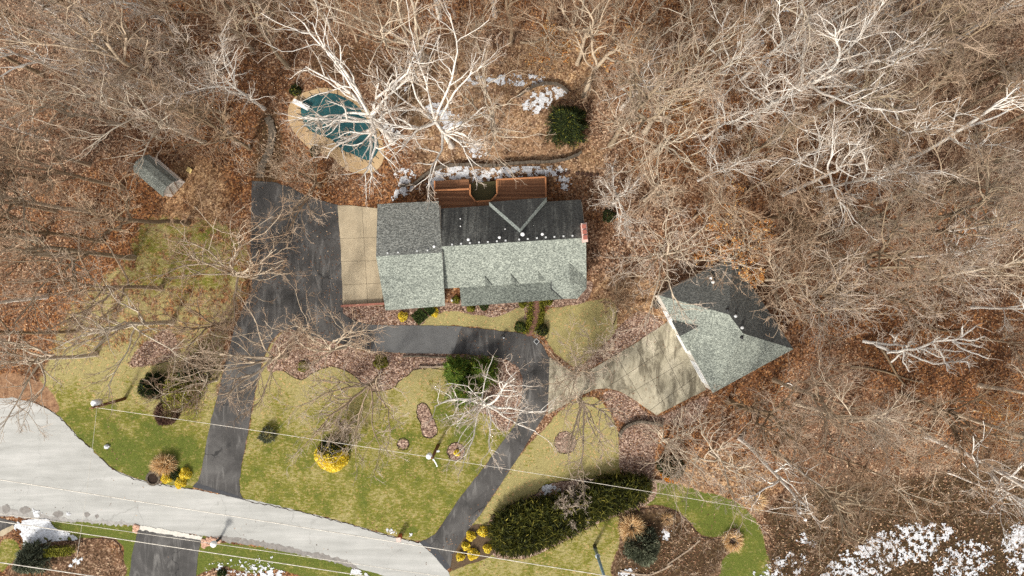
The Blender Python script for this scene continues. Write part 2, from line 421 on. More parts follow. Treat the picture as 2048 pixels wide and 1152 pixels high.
# ------------------------------------------------------------------ ground: one sheet with soft vegetation masks
ISLAND = [(482,995),(480,955),(487,915),(497,865),(508,805),(518,755),(530,715),(545,685),(580,658),(650,680),(700,693),(740,703),(870,707),(980,712),(1020,722),(1045,745),(1043,790),(1030,850),(1000,890),(960,945),(890,1040),(870,1068),(840,1083),(800,1076),(680,1042),(600,1023)]
LEFT_LAWN = [(70,800),(120,835),(180,895),(225,938),(300,965),(385,978),(400,950),(425,830),(455,710),(470,650),(505,580),(505,480),(430,430),(330,432),(270,490),(180,560),(110,640),(90,720)]
RIGHT_LAWN = [(1085,860),(1130,815),(1165,795),(1200,800),(1232,850),(1240,900),(1240,945),(1190,958),(1100,968),(1075,990),(1040,1005),(1000,1025),(985,1045),(955,1060),(940,1052),(960,1030),(1000,970),(1040,910)]
FRONT_A = [(838,652),(858,632),(905,622),(950,628),(1000,630),(1035,615),(1056,620),(1052,650),(1030,664),(980,658),(920,652)]
FRONT_B = [(1087,640),(1095,618),(1130,612),(1180,602),(1228,600),(1232,660),(1215,700),(1160,735),(1120,715),(1095,685)]
LOW_A = [(900,1160),(985,1108),(1045,1118),(1110,1090),(1200,1042),(1238,1028),(1240,1080),(1232,1160)]
LOW_B = [(1250,1025),(1290,1000),(1295,962),(1350,968),(1400,982),(1470,1002),(1512,1040),(1530,1090),(1535,1160),(1425,1160),(1445,1118),(1480,1085),(1470,1055),(1440,1074),(1400,1070),(1375,1040),(1340,1016),(1300,1012)]
LOW_C = [(100,1040),(270,1050),(277,1057),(258,1160),(232,1160),(246,1115),(240,1088),(215,1076),(160,1080),(100,1082),(60,1062)]
LOW_D = [(400,1072),(430,1083),(560,1100),(690,1126),(790,1160),(640,1160),(560,1140),(500,1146),(450,1134),(400,1146),(385,1160)]
LOW_E = [(0,1085),(30,1080),(40,1110),(10,1140),(0,1140)]
BED_MAIN = [(536,742),(545,690),(580,658),(650,680),(700,693),(740,703),(870,707),(980,712),(1020,722),(1045,745),(1043,800),(1028,850),(1000,862),(975,830),(930,815),(903,780),(899,738),(835,738),(813,752),(797,763),(788,775),(765,782),(741,781),(724,770),(716,759),(699,745),(674,735),(652,735),(630,743),(608,758),(591,756),(565,740)]
BED_HOUSE = [(686,630),(690,612),(771,612),(890,606),(1060,596),(1066,640),(1048,640),(1050,620),(1035,615),(1000,632),(950,630),(905,622),(858,632),(838,652),(760,652),(700,638)]
BED_BAY = [(1080,600),(1175,560),(1182,585),(1165,606),(1130,612),(1090,612)]
BED_LONG = [(836,810),(848,806),(860,820),(868,840),(875,862),(862,876),(845,870),(843,850),(834,830)]
BED_WEST = [(254,728),(280,690),(330,655),(352,668),(361,700),(345,718),(310,732),(270,738)]
BED_EAST = [(1237,880),(1244,856),(1270,846),(1318,852),(1312,900),(1302,960),(1262,960),(1242,946)]
BED_FORK = [(1205,790),(1225,780),(1265,797),(1312,832),(1400,795),(1420,800),(1380,850),(1300,846),(1250,846),(1225,830)]
BED_NEIGH = [(1238,1035),(1285,1016),(1340,1018),(1375,1042),(1402,1072),(1440,1076),(1470,1058),(1480,1085),(1444,1118),(1422,1160),(1232,1160),(1242,1080)]
BED_SW = [(70,1084),(160,1080),(215,1077),(240,1088),(246,1115),(235,1160),(20,1160),(40,1110)]
BED_HEDGE = [(1000,1022),(1035,1002),(1075,985),(1100,968),(1190,956),(1305,958),(1300,1005),(1200,1045),(1110,1092),(1045,1118),(985,1110),(975,1050)]
BED_RH = [(1215,680),(1240,650),(1280,620),(1325,640),(1320,655),(1240,705),(1185,735),(1160,735)]
CIRC = lambda x, y, r: [(x + r * math.cos(a), y + r * math.sin(a)) for a in np.linspace(0, 2 * math.pi, 12)[:-1]]

def coords(lo, hi, step, far):
    f = np.arange(lo, hi + 1e-6, step)
    return np.concatenate([-np.array(far)[::-1], f, np.array(far)])
gx = coords(-54, 54, 0.2, [56, 62, 75, 110, 200, 400, 700]); gy = coords(-32, 32, 0.2, [34, 40, 55, 90, 180, 400, 700])
GXX, GYY = np.meshgrid(gx, gy)
PXX = GXX * PXM + 1024; PYY = 576 - GYY * PXM
def blur(A, n):
    for _ in range(n):
        A = (np.roll(A, 1, 0) + A + np.roll(A, -1, 0)) / 3; A = (np.roll(A, 1, 1) + A + np.roll(A, -1, 1)) / 3
    return A
def region(polys, soft):
    A = np.zeros(GXX.shape)
    for p, v in polys:
        A = np.maximum(A, inpoly(PXX, PYY, spline(p, 5)) * v)
    return blur(A, soft)
# how much turf shows (sharp edges near driveways, soft toward the woods)
grass = region([(ISLAND, 1), (RIGHT_LAWN, 0.95), (FRONT_A, 1), (FRONT_B, .9), (LOW_A, 1), (LOW_B, 1), (LOW_C, 1), (LOW_D, 1), (LOW_E, .9)], 1)
gleft = region([(LEFT_LAWN, 1)], 14) * np.clip(0.53 + (PYY - 690) / 240, 0.5, 1)
gleft = np.maximum(gleft, region([([(110,832),(150,800),(420,790),(425,830),(400,950),(385,976),(300,964),(225,936),(180,894)], 1)], 1))
gleft = np.maximum(gleft, region([([(280,430),(420,440),(480,520),(470,590),(320,600),(250,560)], .56)], 26))
grass = np.maximum(grass, gleft)
green = np.clip(0.22 + (PYY - 750) / 260, 0.05, 0.75)
green += 0.25 * region([([(60,810),(260,800),(400,900),(380,970),(250,950)], 1)], 10)
green += 0.55 * region([([(280,420),(420,430),(500,500),(480,570),(330,600),(240,560)], 1)], 9)
green += 0.4 * region([(LOW_C, 1), (LOW_D, 1), (LOW_B, 1)], 3) - 0.15 * region([(LOW_A, 1)], 3)
green -= 0.55 * region([(RIGHT_LAWN, 1), (FRONT_A, 1), (FRONT_B, 1)], 4)
green += 0.3 * region([([(880,730),(960,800),(950,870),(900,880),(860,800)], 1)], 6)
orange = np.clip(0.35 + 0.5 * (vnoise(GXX, GYY, 3, 3, 0.09) - 0.5) * 2.2, 0, 1)
orange += 0.4 * region([([(1240,120),(1420,150),(1400,340),(1250,330)], 1), ([(1700,620),(1960,620),(1980,760),(1740,760)], 1), ([(210,380),(330,380),(260,480),(130,660),(60,620)], 1), ([(330,0),(560,0),(560,380),(420,330)], .7), ([(1480,200),(1640,240),(1700,420),(1520,360)], .8)], 10)
orange -= 0.6 * region([(BED_NEIGH, 1), (BED_SW, .8), ([(1530,1000),(2060,930),(2060,1170),(1520,1170)], .9)], 4)
orange -= 0.45 * region([([(0,0),(220,0),(220,300),(0,330)], 1), ([(840,90),(1200,90),(1230,330),(1000,330),(840,330)], 1), ([(1500,0),(2048,0),(2048,120),(1600,100)], .7)], 10)
pale = region([([(1030,90),(1180,90),(1180,200),(1040,190)], 1), ([(850,100),(1000,100),(1020,330),(840,330)], .6), ([(1000,200),(1200,290),(1180,350),(1000,330)], .6), ([(1190,560),(1320,560),(1330,650),(1220,700)], .8), ([(350,330),(440,330),(440,440),(330,430)], .8), ([(1270,960),(1420,900),(1560,960),(1500,1010),(1400,985)], .9)], 7)
mulch = region([(BED_MAIN, 1), (BED_HOUSE, 1), (BED_BAY, 1), (BED_LONG, 1), (BED_WEST, .62), (BED_EAST, 1), (BED_FORK, .9), (BED_NEIGH, .0), (BED_SW, .0), (BED_HEDGE, 1), (BED_RH, .8), (CIRC(806, 888, 12), 1), (CIRC(912, 903, 18), 1), (CIRC(1130, 885, 22), 1), (CIRC(310, 955, 17), 1)], 1)
grass = grass * (1 - region([(BED_NEIGH, 1), (BED_SW, 1)], 1))
dirt = region([([(0,745),(90,770),(120,830),(60,800),(0,795)], 1), ([(1040,265),(1160,265),(1160,320),(1010,325),(900,320),(930,290)], .45), ([(990,420),(1240,420),(1200,560),(1175,560)], .4)], 5)
gv = np.stack([GXX, GYY, np.zeros_like(GXX)], -1).reshape(-1, 3)
ny, nx = GXX.shape
ii = (np.arange(ny - 1)[:, None] * nx + np.arange(nx - 1)[None]).ravel()
gme = npmesh('ground', gv, np.stack([ii, ii + 1, ii + nx + 1, ii + nx], 1), M['ground'])
def put_attr(me, name, a, b, c):
    at = me.color_attributes.new(name, 'FLOAT_COLOR', 'POINT')
    d = np.ones((len(me.vertices), 4), np.float32)
    for i, x in enumerate((a, b, c)): d[:, i] = np.clip(x, 0, 1).ravel()
    at.data.foreach_set('color', d.ravel())
put_attr(gme, 'mask', grass, green, orange); humus_m = region([([(1540,1010),(1700,960),(1860,950),(2060,930),(2060,1170),(1530,1170),(1545,1090)], 1), (BED_NEIGH, .9), (BED_SW, .5), ([(520,230),(560,230),(560,360),(505,360)], .9), ([(760,130),(840,150),(850,260),(800,250)], .7), ([(640,90),(760,90),(760,150),(620,150)], .6)], 6)
put_attr(gme, 'mask_b', mulch, dirt, pale); put_attr(gme, 'mask_c', humus_m, humus_m, humus_m)
ground = link('ground', gme); tag(ground, kind='structure')

# ------------------------------------------------------------------ paved surfaces
def sheet(name, px, z, mat, jit=0.6, step=8, smooth=4, kind='structure', seed=1, base=-0.05):
    pts = dens(spline(px, smooth) if smooth else px, step, jit, True, seed)
    o = MB().prism(G(pts), base, z).build(name, mat); tag(o, kind=kind); return o

ROAD = [(-80,800),(0,797),(25,796),(60,803),(90,815),(120,835),(150,868),(180,895),(200,915),(225,938),(260,953),(300,965),(385,978),(470,995),(530,1005),(600,1023),(680,1042),(740,1060),(800,1076),(840,1086),(870,1112),(893,1138),(915,1175),(940,1230),(820,1230),(785,1158),(769,1151),(674,1124),(558,1099),(472,1083),(409,1072),(350,1063),(270,1051),(200,1044),(130,1041),(60,1035),(0,1029),(-80,1022)]
sheet('road', ROAD, 0.012, M['road'], 0.7, 7, 0, seed=3)
# darker worn shoulder strips along the lower kerb-less edge
sheet('road_shoulder', [(425,1080),(472,1085),(558,1101),(674,1126),(720,1140),(690,1118),(640,1108),(570,1092),(500,1079),(440,1070)], 0.017, plain('wet_asphalt', lin(128, 122, 115), 0.8, 0.25, 3), 1.5, 4, 2)
sheet('road_shoulder.001', [(0,1016),(60,1024),(140,1038),(215,1041),(270,1046),(270,1052),(130,1043),(0,1031)], 0.017, plain('wet_asphalt_b', lin(150, 145, 138), 0.8, 0.25, 3), 1.6, 4, 2, seed=5)
for i, (x, y, a, b) in enumerate([(12,1018,9,9),(50,1020,11,8),(117,1028,10,6),(174,1029,6,5),(194,1033,4,4)]):
    sheet('damp_patch' if i == 0 else 'damp_patch.%03d' % i, [(x + a * math.cos(t) * random.uniform(.75, 1.2), y + b * math.sin(t) * random.uniform(.75, 1.2)) for t in np.linspace(0, 6.28, 11)[:-1]], 0.021, bpy.data.materials['wet_asphalt'], 0.5, 4, 3)

DRIVE = [(385,974),(396,962),(403,945),(412,890),(425,830),(440,775),(455,710),(470,655),(488,612),(503,582),(504,545),(501,500),(502,430),(504,362),(545,364),(578,373),(605,388),(640,400),(676,410),(680,480),(685,560),(686,627),(700,637),(730,648),(760,651),(850,651),(920,653),(980,660),(1030,665),(1060,671),(1085,690),(1100,720),(1101,750),(1100,790),(1090,830),(1070,860),(1040,910),(1000,970),(960,1030),(938,1058),(922,1085),(905,1110),(901,1135),(893,1138),(870,1112),(840,1086),(870,1068),(890,1040),(920,995),(960,945),(1000,890),(1030,850),(1040,820),(1044,790),(1045,755),(1036,734),(1015,720),(980,712),(920,708),(870,707),(800,706),(740,702),(690,690),(650,680),(600,664),(580,658),(560,665),(540,685),(525,720),(515,760),(505,810),(495,870),(485,920),(479,960),(480,985),(488,1000)]
sheet('driveway', DRIVE, 0.03, M['asphalt'], 0.35, 8, 0, seed=2)
sheet('driveway_apron', [(385,972),(392,966),(474,990),(488,1000)], 0.036, plain('apron_asphalt', lin(62, 62, 64), 0.85, 0.15, 5), 0.5, 6, 0)
sheet('driveway_apron.001', [(838,1084),(848,1080),(880,1106),(900,1134),(893,1140),(868,1112)], 0.036, bpy.data.materials['apron_asphalt'], 0.5, 6, 0)
sheet('driveway_patch', [(743,650),(850,651),(925,653),(920,660),(912,690),(905,708),(800,706),(742,702),(752,676)], 0.036, plain('new_asphalt', lin(92, 91, 89), 0.85, 0.14, 1.2), 0.4, 6, 0)
sheet('driveway.001', [(277,1057),(330,1062),(403,1075),(396,1110),(389,1190),(255,1190),(264,1110)], 0.03, M['asphalt'], 0.4, 8, 0, seed=6)
sheet('driveway_apron.002', [(279,1051),(320,1056),(380,1069),(406,1073),(403,1080),(340,1070),(278,1059)], 0.036, plain('patch_concrete', lin(196, 190, 178), 0.9, 0.14, 4), 0.9, 4, 0)
sheet('driveway.002', [(-60,1034),(0,1036),(36,1044),(28,1055),(0,1064),(-60,1080)], 0.03, M['asphalt'], 0.5, 8, 0, seed=8)
sheet('path', [(0,1062),(26,1050),(30,1056),(6,1072),(0,1072)], 0.04, M['pad'], 0.3, 5, 0)

def joints(lines, z, w=0.022, mat=None):
    b = MB()
    for a, c in lines:
        p, q = P(*a), P(*c); b.bar((p[0], p[1], z), (q[0], q[1], z), w, 0.003)
    return b.build('expansion_joint', M['soil'])
pad = sheet('concrete_pad', [(675,411),(700,411),(727,414),(765,418),(765,612),(686,611),(682,500)], 0.045, M['pad'], 0.25, 10, 0)
j = joints([((724,413),(736,611)), ((678,477),(765,475)), ((682,523),(765,521)), ((684,570),(765,566))], 0.05); j.parent = pad
CDRIVE = [(1099,714),(1115,726),(1135,738),(1155,745),(1185,737),(1230,711),(1270,687),(1322,652),(1340,640),(1412,780),(1395,788),(1340,816),(1313,830),(1290,815),(1265,797),(1240,783),(1215,776),(1187,779),(1160,791),(1130,809),(1096,828)]
cd = sheet('concrete_driveway', CDRIVE, 0.045, M['drive'], 0.3, 8, 0)
j = joints([((1212,776),(1318,706)), ((1255,789),(1368,723)), ((1300,820),(1392,752)), ((1232,711),(1285,802)), ((1270,687),(1330,812)), ((1304,664),(1372,792))], 0.05, 0.028); j.parent = cd
sheet('brick_path', [(1064,602),(1078,601),(1079,640),(1072,660),(1062,672),(1050,668),(1063,645)], 0.04, M['paver'], 0.4, 5, 2)

# dark strips round the beds paint in the shade of their cut edges
def edging(px, closed=True, w=0.075, z=0.02, jit=1.0):
    pts = G(dens(spline(px, 4, closed), 5, jit, closed, len(px)))
    b = MB(); n = len(pts)
    for i in range(n if closed else n - 1):
        p, q = pts[i], pts[(i + 1) % n]; b.bar((*p, z), (*q, z), w * random.uniform(.5, 1.3), 0.03)
    return b.build('bed_edge_shade', M['soil'])
for i, e in enumerate([(BED_MAIN[16:], False), (BED_LONG, True), (BED_WEST[4:7], False), (CIRC(806, 888, 12), True), (CIRC(912, 903, 18), True), (CIRC(1130, 885, 22), True), ([(1000,1022),(1035,1002),(1052,1000),(1075,984),(1090,970),(1130,962),(1180,956)], False), ([(1085,685),(1096,672),(1090,660)], False), ([(1238,600),(1230,640),(1226,655)], False), ([(1062,602),(1062,625),(1052,642)], False), ([(1084,602),(1086,630),(1083,645)], False), ([(62,1088),(100,1082),(160,1081),(215,1077),(236,1086),(246,1110)], False), ([(1242,1080),(1240,1040),(1285,1018),(1340,1019),(1375,1042),(1402,1072),(1440,1077),(1470,1060)], False), ([(200,916),(225,938),(260,954),(300,966),(385,978)], False), ([(488,1000),(600,1024),(680,1043),(740,1061),(800,1077),(838,1086)], False), ([(60,803),(90,815),(120,835),(150,868),(180,895)], False)]):
    tag(edging(*e), kind='structure')

# ------------------------------------------------------------------ house
def roofpart(name, planes, parent, mats=None, t=0.16):
    """planes: list of (corner px+height list, material slot)"""
    b = MB()
    for pts, m in planes:
        b.slab([P(*p) for p in pts], t, m, 2)
    return b.build(name, mats or [M['shingle'], M['shingle_n'], M['trim']], parent)

house = empty('house', (0, 0, 0), 0, 'long single storey house with grey shingle gable roof and brick chimney', 'house')
HE, HR = 3.0, 5.4
def wallring(name, px, h, parent, mat, z0=0.0):
    pts = [P(x, y, h) for x, y in px]
    return MB().prism([(p[0], p[1]) for p in pts], z0, h - 0.12).build(name, mat, parent)
wallring('wall', [(763,417),(868,411),(882,604),(779,612)], HE, house, M['siding'])
wallring('wall', [(876,424),(1156,406),(1164,480),(1165,552),(1106,556),(897,569),(886,569)], HE, house, M['siding'])
wallring('wall', [(1106,552),(1166,552),(1166,575),(1151,590),(1128,590),(1106,573)], HE - .05, house, M['siding'])
# gable infill walls
for a, bq, c in [((762,417,HE-.1),(759,513,5.25),(778,613,HE-.1)), ((877,411,HE-.1),(882,506,5.25),(884,605,HE-.1)), ((1160,404,HE-.1),(1168,476,5.15),(1168,556,HE-.1))]:
    A, B2, C2 = P(*a), P(*bq), P(*c)
    b = MB(); q = [A, C2, B2]; V = q + [(p[0] + 0.18, p[1], p[2]) for p in q]
    b.add(V, [(0, 1, 2), (5, 4, 3), (0, 3, 4, 1), (1, 4, 5, 2), (2, 5, 3, 0)]); b.build('gable_wall', M['siding'], house)
roofpart('wing_roof', [([(755,408,HE),(752,513,5.5),(884,505,5.5),(877,402,HE)], 1), ([(752,513,5.5),(771,621,HE),(890,612,HE),(884,505,5.5)], 0)], house, [M['shingle'], mat_shingle('shingle_wing', lin(72, 73, 70), lin(124, 125, 118), lin(178, 178, 168)), M['trim']])
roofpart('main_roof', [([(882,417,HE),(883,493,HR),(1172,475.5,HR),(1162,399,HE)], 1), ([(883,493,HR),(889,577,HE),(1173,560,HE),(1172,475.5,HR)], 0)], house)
roofpart('porch_roof', [([(919,571,3.05),(923,613,2.6),(1127,598,2.6),(1104,576,2.86),(1103,558,3.05)], 0)], house, [mat_shingle('shingle_porch_shade', lin(62, 65, 60), lin(98, 102, 94), lin(138, 142, 130)), M['shingle_n'], M['trim']])  # darker shingle colour holds the weaker light on this flatter slope
roofpart('bay_roof', [([(1138,525,4.12),(1102,561,3.05),(1102,577,2.95),(1125,597.5,2.95),(1139,563,3.95)], 0),
                      ([(1138,525,4.12),(1139,563,3.95),(1155,597.5,2.95),(1173,577,2.95),(1173.5,558,3.05)], 0),
                      ([(1139,563,3.95),(1125,597.5,2.95),(1155,597.5,2.95)], 0)], house, t=0.14)
for (x, y) in ((969, 553), (1022, 550), (1076, 543)):
    y2 = y + 19
    roofpart('dormer_roof', [([(x,y,3.72),(x-14,y2+1,3.1),(x+1,y2,3.55)], 0), ([(x,y,3.72),(x+1,y2,3.55),(x+16,y2-1,3.1)], 0)], house, t=0.12)
gt = MB()  # dark strip painting in the shadow line under the bay eave
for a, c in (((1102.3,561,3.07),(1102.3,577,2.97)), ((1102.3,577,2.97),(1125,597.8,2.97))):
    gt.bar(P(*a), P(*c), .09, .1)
gt.build('bay_eave_shade', M['dark'], house)
# raised cross section on the north slope with its pale valley strips
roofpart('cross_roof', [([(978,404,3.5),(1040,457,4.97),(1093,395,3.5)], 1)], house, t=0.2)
for pts in ([(978,403.5,3.52),(978.5,411.5,3.2),(1040,465.5,4.99),(1040,457.5,4.99)], [(1093,394.5,3.52),(1040,457.5,4.99),(1040,465.5,4.99),(1094,403,3.2)]):
    MB().slab([P(*p) for p in pts], 0.14, 0).build('valley_flashing', [M['flash']], house)
# ridge vents, domes and pipes
def onmain(x, y):      # height of the main north slope under a pixel
    yr = 493 - (x - 883) * 17.5 / 289; ye = 417 - (x - 882) * 18 / 280
    return HE + (HR - HE) * min(1, max(0, (y - ye) / (yr - ye)))
for u, v in zip((365,467,568,672,772,875,974,1128,1226,1330,1431,1530,1633,1735), (962,952,944,938,933,925,917,905,898,889,881,875,868,862)):
    x, y = 840 + u / 5.69, 320 + v / 5.69; p = P(x, y, onmain(x, y) + .08)
    MB().box((p[0], p[1], p[2] - .04), (0.16, 0.15, 0.14), 0.06).build('ridge_vent', M['galv'], house)
for u, v in ((1063,749),(1138,745),(1274,735),(1350,730)):
    p = P(480 + u / 3.6, 300 + v / 3.6 - 2, 5.4); MB().box(p, (0.14, 0.13, 0.14), 0.06).build('ridge_vent', M['galv'], house)
for u, v, r in ((160,983,.13),(550,905,.14),(904,881,.14),(1393,843,.14),(1168,845,.2)):
    x, y = 840 + u / 5.69, 320 + v / 5.69; h = onmain(x, y) if x > 880 else 5.15; p = P(x, y, h + .12)
    MB().tube([(p[0], p[1], h - .15), (p[0], p[1], h + .08), (p[0], p[1], h + .15), (p[0], p[1], h + .19)], [r * .8, r, r * .9, r * .4], 14).build('dome_vent', M['white'], house, True)
for u, v in ((457,668),(459,753),(967,785)):
    x, y = 840 + u / 5.69, 320 + v / 5.69; h = onmain(x, y); p = P(x, y, h + .3)
    MB().tube([(p[0], p[1], h - .1), (p[0], p[1], h + .22)], .05, 10).build('vent_pipe', M['white'], house)
ch = MB().prism([P(x, y, 6.0)[:2] for x, y in ((1163,448),(1172.5,446.5),(1175,483),(1166,484.5))], 0, 5.95).build('chimney', M['brick'], house)
MB().prism([P(x, y, 6.1)[:2] for x, y in ((1162,447),(1173.5,445),(1176,483.5),(1165,485))], 5.95, 6.1).build('chimney_cap', M['cap'], ch)
for u, v in ((1868,755),(1874,818),(1882,880)):
    p = P(840 + u / 5.69, 320 + v / 5.69, 6.3); MB().box((p[0], p[1], 6.2), (0.36, 0.36, 0.25), 0.06).build('flue', M['clay'], ch)
# front door, windows, garage doors (seen only from the side)
def onwall(name, a, b, t0, t1, z0, z1, mat, parent, off=0.04):
    A, B2 = Vector(P(*a)[:2]), Vector(P(*b)[:2]); d = B2 - A; nrm = Vector((d.y, -d.x)).normalized() * off
    p, q = A + d * t0, A + d * t1
    b = MB(); c = (p + q) / 2 ; L = (q - p).length
    b.box((c.x + nrm.x, c.y + nrm.y, (z0 + z1) / 2), (L, 0.1, z1 - z0), math.atan2(d.y, d.x)); return b.build(name, mat, parent)
S0, S1 = (897,569,HE), (1106,556,HE)
dr = onwall('door', S0, S1, .74, .80, .2, 2.3, M['dark'], house)
for t in (.12, .34, .55):
    w = onwall('window', S0, S1, t, t + .12, .9, 2.2, M['trim'], house); onwall('pane', S0, S1, t + .008, t + .112, .97, 2.13, M['glass'], w, .06)
for t in (.2, .6):
    w = onwall('window', (779,612,HE), (882,604,HE), t, t + .22, .9, 2.2, M['trim'], house); onwall('pane', (779,612,HE), (882,604,HE), t + .015, t + .205, .97, 2.13, M['glass'], w, .06)
for t in (.08, .54):
    onwall('garage_door', (763,417,HE), (779,612,HE), t, t + .38, .05, 2.3, M['white'], house)
for x, y in ((927,610),(975,607),(1020,604),(1055,601),(1085,599)):
    p = P(x, y - 2, 2.5); MB().box((p[0], p[1], 1.22), (.14, .14, 2.44), .06).build('porch_post', M['white'], house)
# low brick wall south of the pad
pw = MB(); a, c = P(684,612,0), P(772,607,0); pw.bar((a[0], a[1], .5), (c[0], c[1], .5), .22, .5)
tag(pw.build('garden_wall', M['brick']), 'low red brick wall along the lower edge of the concrete pad', 'wall')

# deck
deck = empty('wooden_deck', (0, 0, 0), 0, 'reddish brown timber deck behind the house around an octagonal sunken floor', 'deck')
DZ = 0.9
MB().prism([P(x, y, DZ)[:2] for x, y in ((870,378),(941,375),(941,390),(952,404),(982,402),(994,388),(993,361),(1091,354),(1093,405),(1000,412),(880,420),(872,412))], DZ - .15, DZ).build('deck_floor', M['deck'], deck)
MB().prism([P(x, y, .55)[:2] for x, y in ((869,362),(937,358),(940,380),(870,382))], .4, .55).build('step_floor', M['deck'], deck)
MB().prism([P(x, y, .45)[:2] for x, y in ((941,366),(992,362),(994,388),(982,402),(952,404),(941,390))], .3, .45).build('sunken_floor', M['moss'], deck)
def rail(pts, z, name='railing'):
    b = MB()
    for a, c in zip(pts[:-1], pts[1:]):
        A, C2 = Vector(P(*a, z)), Vector(P(*c, z)); b.bar(A, C2, .13, .05)
        b.bar(A - Vector((0, 0, .35)), C2 - Vector((0, 0, .35)), .05, .08)
        n = max(1, int((C2 - A).length / 1.4))
        for k in range(n + 1):
            q = A.lerp(C2, k / n); b.box((q.x, q.y, (z + .3) / 2), (.09, .09, z - .32))
    return b.build(name, M['rail'], deck)
rail([(870,404),(869,381),(940,378)], 1.75); rail([(869,381),(869,362)], 1.3); rail([(940,369),(940,389),(951,403),(982,401),(994,388),(993,359),(1091,354),(1092,394)], 1.75)
for x, y in ((885,380),(920,378),(1000,362),(1050,358),(1088,356)):
    p = P(x, y, DZ); MB().box((p[0], p[1], .37), (.14, .14, .72)).build('post', M['rail'], deck)

# ------------------------------------------------------------------ detached garage
gar = empty('detached_garage', (0, 0, 0), 0, 'detached garage with grey hip roof at the end of the concrete driveway', 'garage')
GE = 2.7
cw, cn, ce, cs = (1318,591), (1465,512), (1587,698), (1426,786)
pl = [Vector(P(*c, GE)[:2]) for c in (cw, cn, ce, cs)]; cen = sum(pl, Vector((0, 0))) / 4
nf = Vector((pl[3].y - pl[0].y, -(pl[3].x - pl[0].x))).normalized()
if nf.dot(cen - pl[0]) > 0: nf = -nf
wp = [cen + (p - cen) * .955 for p in pl]; wp[0] = pl[0] + (pl[3] - pl[0]) * .01 - nf * .12; wp[3] = pl[3] - (pl[3] - pl[0]) * .01 - nf * .12
MB().prism([tuple(p) for p in wp], 0, GE - .14).build('wall', M['trim'], gar)
rn, rs = (1458,629,5.2), (1486,667,5.2)
roofpart('roof', [([(*cw,GE),(*cs,GE),rs,rn], 0), ([(*cs,GE),(*ce,GE),rs], 0), ([(*ce,GE),(*cn,GE),rn,rs], 1), ([(*cn,GE),(*cw,GE),rn], 1)], gar, [M['shingle'], mat_shingle('shingle_garage_shade', lin(60, 61, 59), lin(92, 93, 89), lin(122, 122, 116)), M['trim']], 0.14)  # slopes facing away from the sun use a shingle copy with shade painted in
roofpart('gable_roof', [([(1343,641,GE+.05),(1359,673,3.75),(1396,654,3.75)], 1), ([(1359,673,3.75),(1376,704,GE+.05),(1396,654,3.75)], 0)], gar, [M['shingle'], bpy.data.materials['shingle_garage_shade'], M['trim']], 0.12)
A, B2 = wp[0], wp[3]; d = B2 - A
for t0, t1 in ((.16, .36), (.42, .62), (.70, .94)):
    p, q = A + d * t0, A + d * t1; c = (p + q) / 2 + nf * .02
    g = MB().box((c.x, c.y, 1.15), ((q - p).length, .08, 2.2), math.atan2(d.y, d.x)).build('garage_door', M['white'], gar)
    for z in (.6, 1.15, 1.7):
        MB().box((c.x + nf.x * .03, c.y + nf.y * .03, z), ((q - p).length * .97, .06, .03), math.atan2(d.y, d.x)).build('panel_groove', M['metal'], g)
p = A + d * .44 + nf * .08; MB().box((p.x, p.y, 2.35), (.2, .2, .3), 0).build('wall_lamp', M['terracotta'], gar)
for x, y, h, m in ((1455,620,4.98,'dark'),(1471,632,5.0,'galv'),(1484,655,5.1,'galv'),(1483,675,5.1,'dark'),(1422,556,3.5,'white'),(1426,564,3.7,'white')):
    p = P(x, y, h); MB().tube([(p[0], p[1], h - .2), (p[0], p[1], h + .1), (p[0], p[1], h + .18)], [.13, .16, .1], 12).build('roof_vent', M[m], gar, True)
st = empty('cellar_hatch', (0, 0, 0), 0, 'small dark open stairwell beside the upper left corner of the garage', 'stairwell')
q = [P(x, y)[:2] for x, y in ((1304,606),(1316,597),(1325,607),(1312,617))]
MB().prism(q, -.04, .02).build('well_floor', M['dark'], st)
b = MB()
for i in range(4):
    b.bar((*q[i], .35), (*q[(i + 1) % 4], .35), .14, .37)
b.build('well_wall', M['darkstone'], st)

# ------------------------------------------------------------------ shed
shed = empty('shed', (0, 0, 0), 0, 'small shed with dark gambrel roof and pale doors among the trees', 'shed')
S = Vector(P(343,396)[:2]); ax = Vector((-.76, .65)); cx = Vector((.67, .74)); LEN = 3.7; WID = 2.15
prof = [(0, 1.65), (.42, 2.2), (1.07, 2.45), (1.72, 2.2), (2.15, 1.65)]
pt = lambda a, c, z: (S.x + ax.x * a + cx.x * c, S.y + ax.y * a + cx.y * c, z)
b = MB(); F0 = [pt(.06, 0.05, 0), pt(.06, WID - .05, 0)] + [pt(.06, c * .98 + .02, z - .05) for c, z in reversed(prof)]
F1 = [(p[0] + ax.x * (LEN - .12), p[1] + ax.y * (LEN - .12), p[2]) for p in F0]; n = len(F0)
b.add(F0 + F1, [tuple(range(n)), tuple(reversed(range(n, 2 * n)))] + [(i, i + n, (i + 1) % n + n, (i + 1) % n) for i in range(n)])
b.build('wall', plain('shed_siding', (0.82, 0.74, 0.66), .7, .08, 4), shed)
b = MB()
for i in range(4):
    (c0, z0), (c1, z1) = prof[i], prof[i + 1]
    e0 = -.1 if i == 0 else 0; e1 = .02 if i == 3 else 0
    b.slab([pt(-.05, c0 + e0, z0 - (0.12 if i == 0 else 0)), pt(LEN + .1, c0 + e0, z0 - (0.12 if i == 0 else 0)), pt(LEN + .1, c1 + e1, z1 - (.12 if i == 3 else 0)), pt(-.05, c1 + e1, z1 - (.12 if i == 3 else 0))], .07, 0)
b.build('roof', mat_shingle('shed_shingle', lin(90, 92, 84), lin(122, 124, 115), lin(152, 154, 144)), shed)
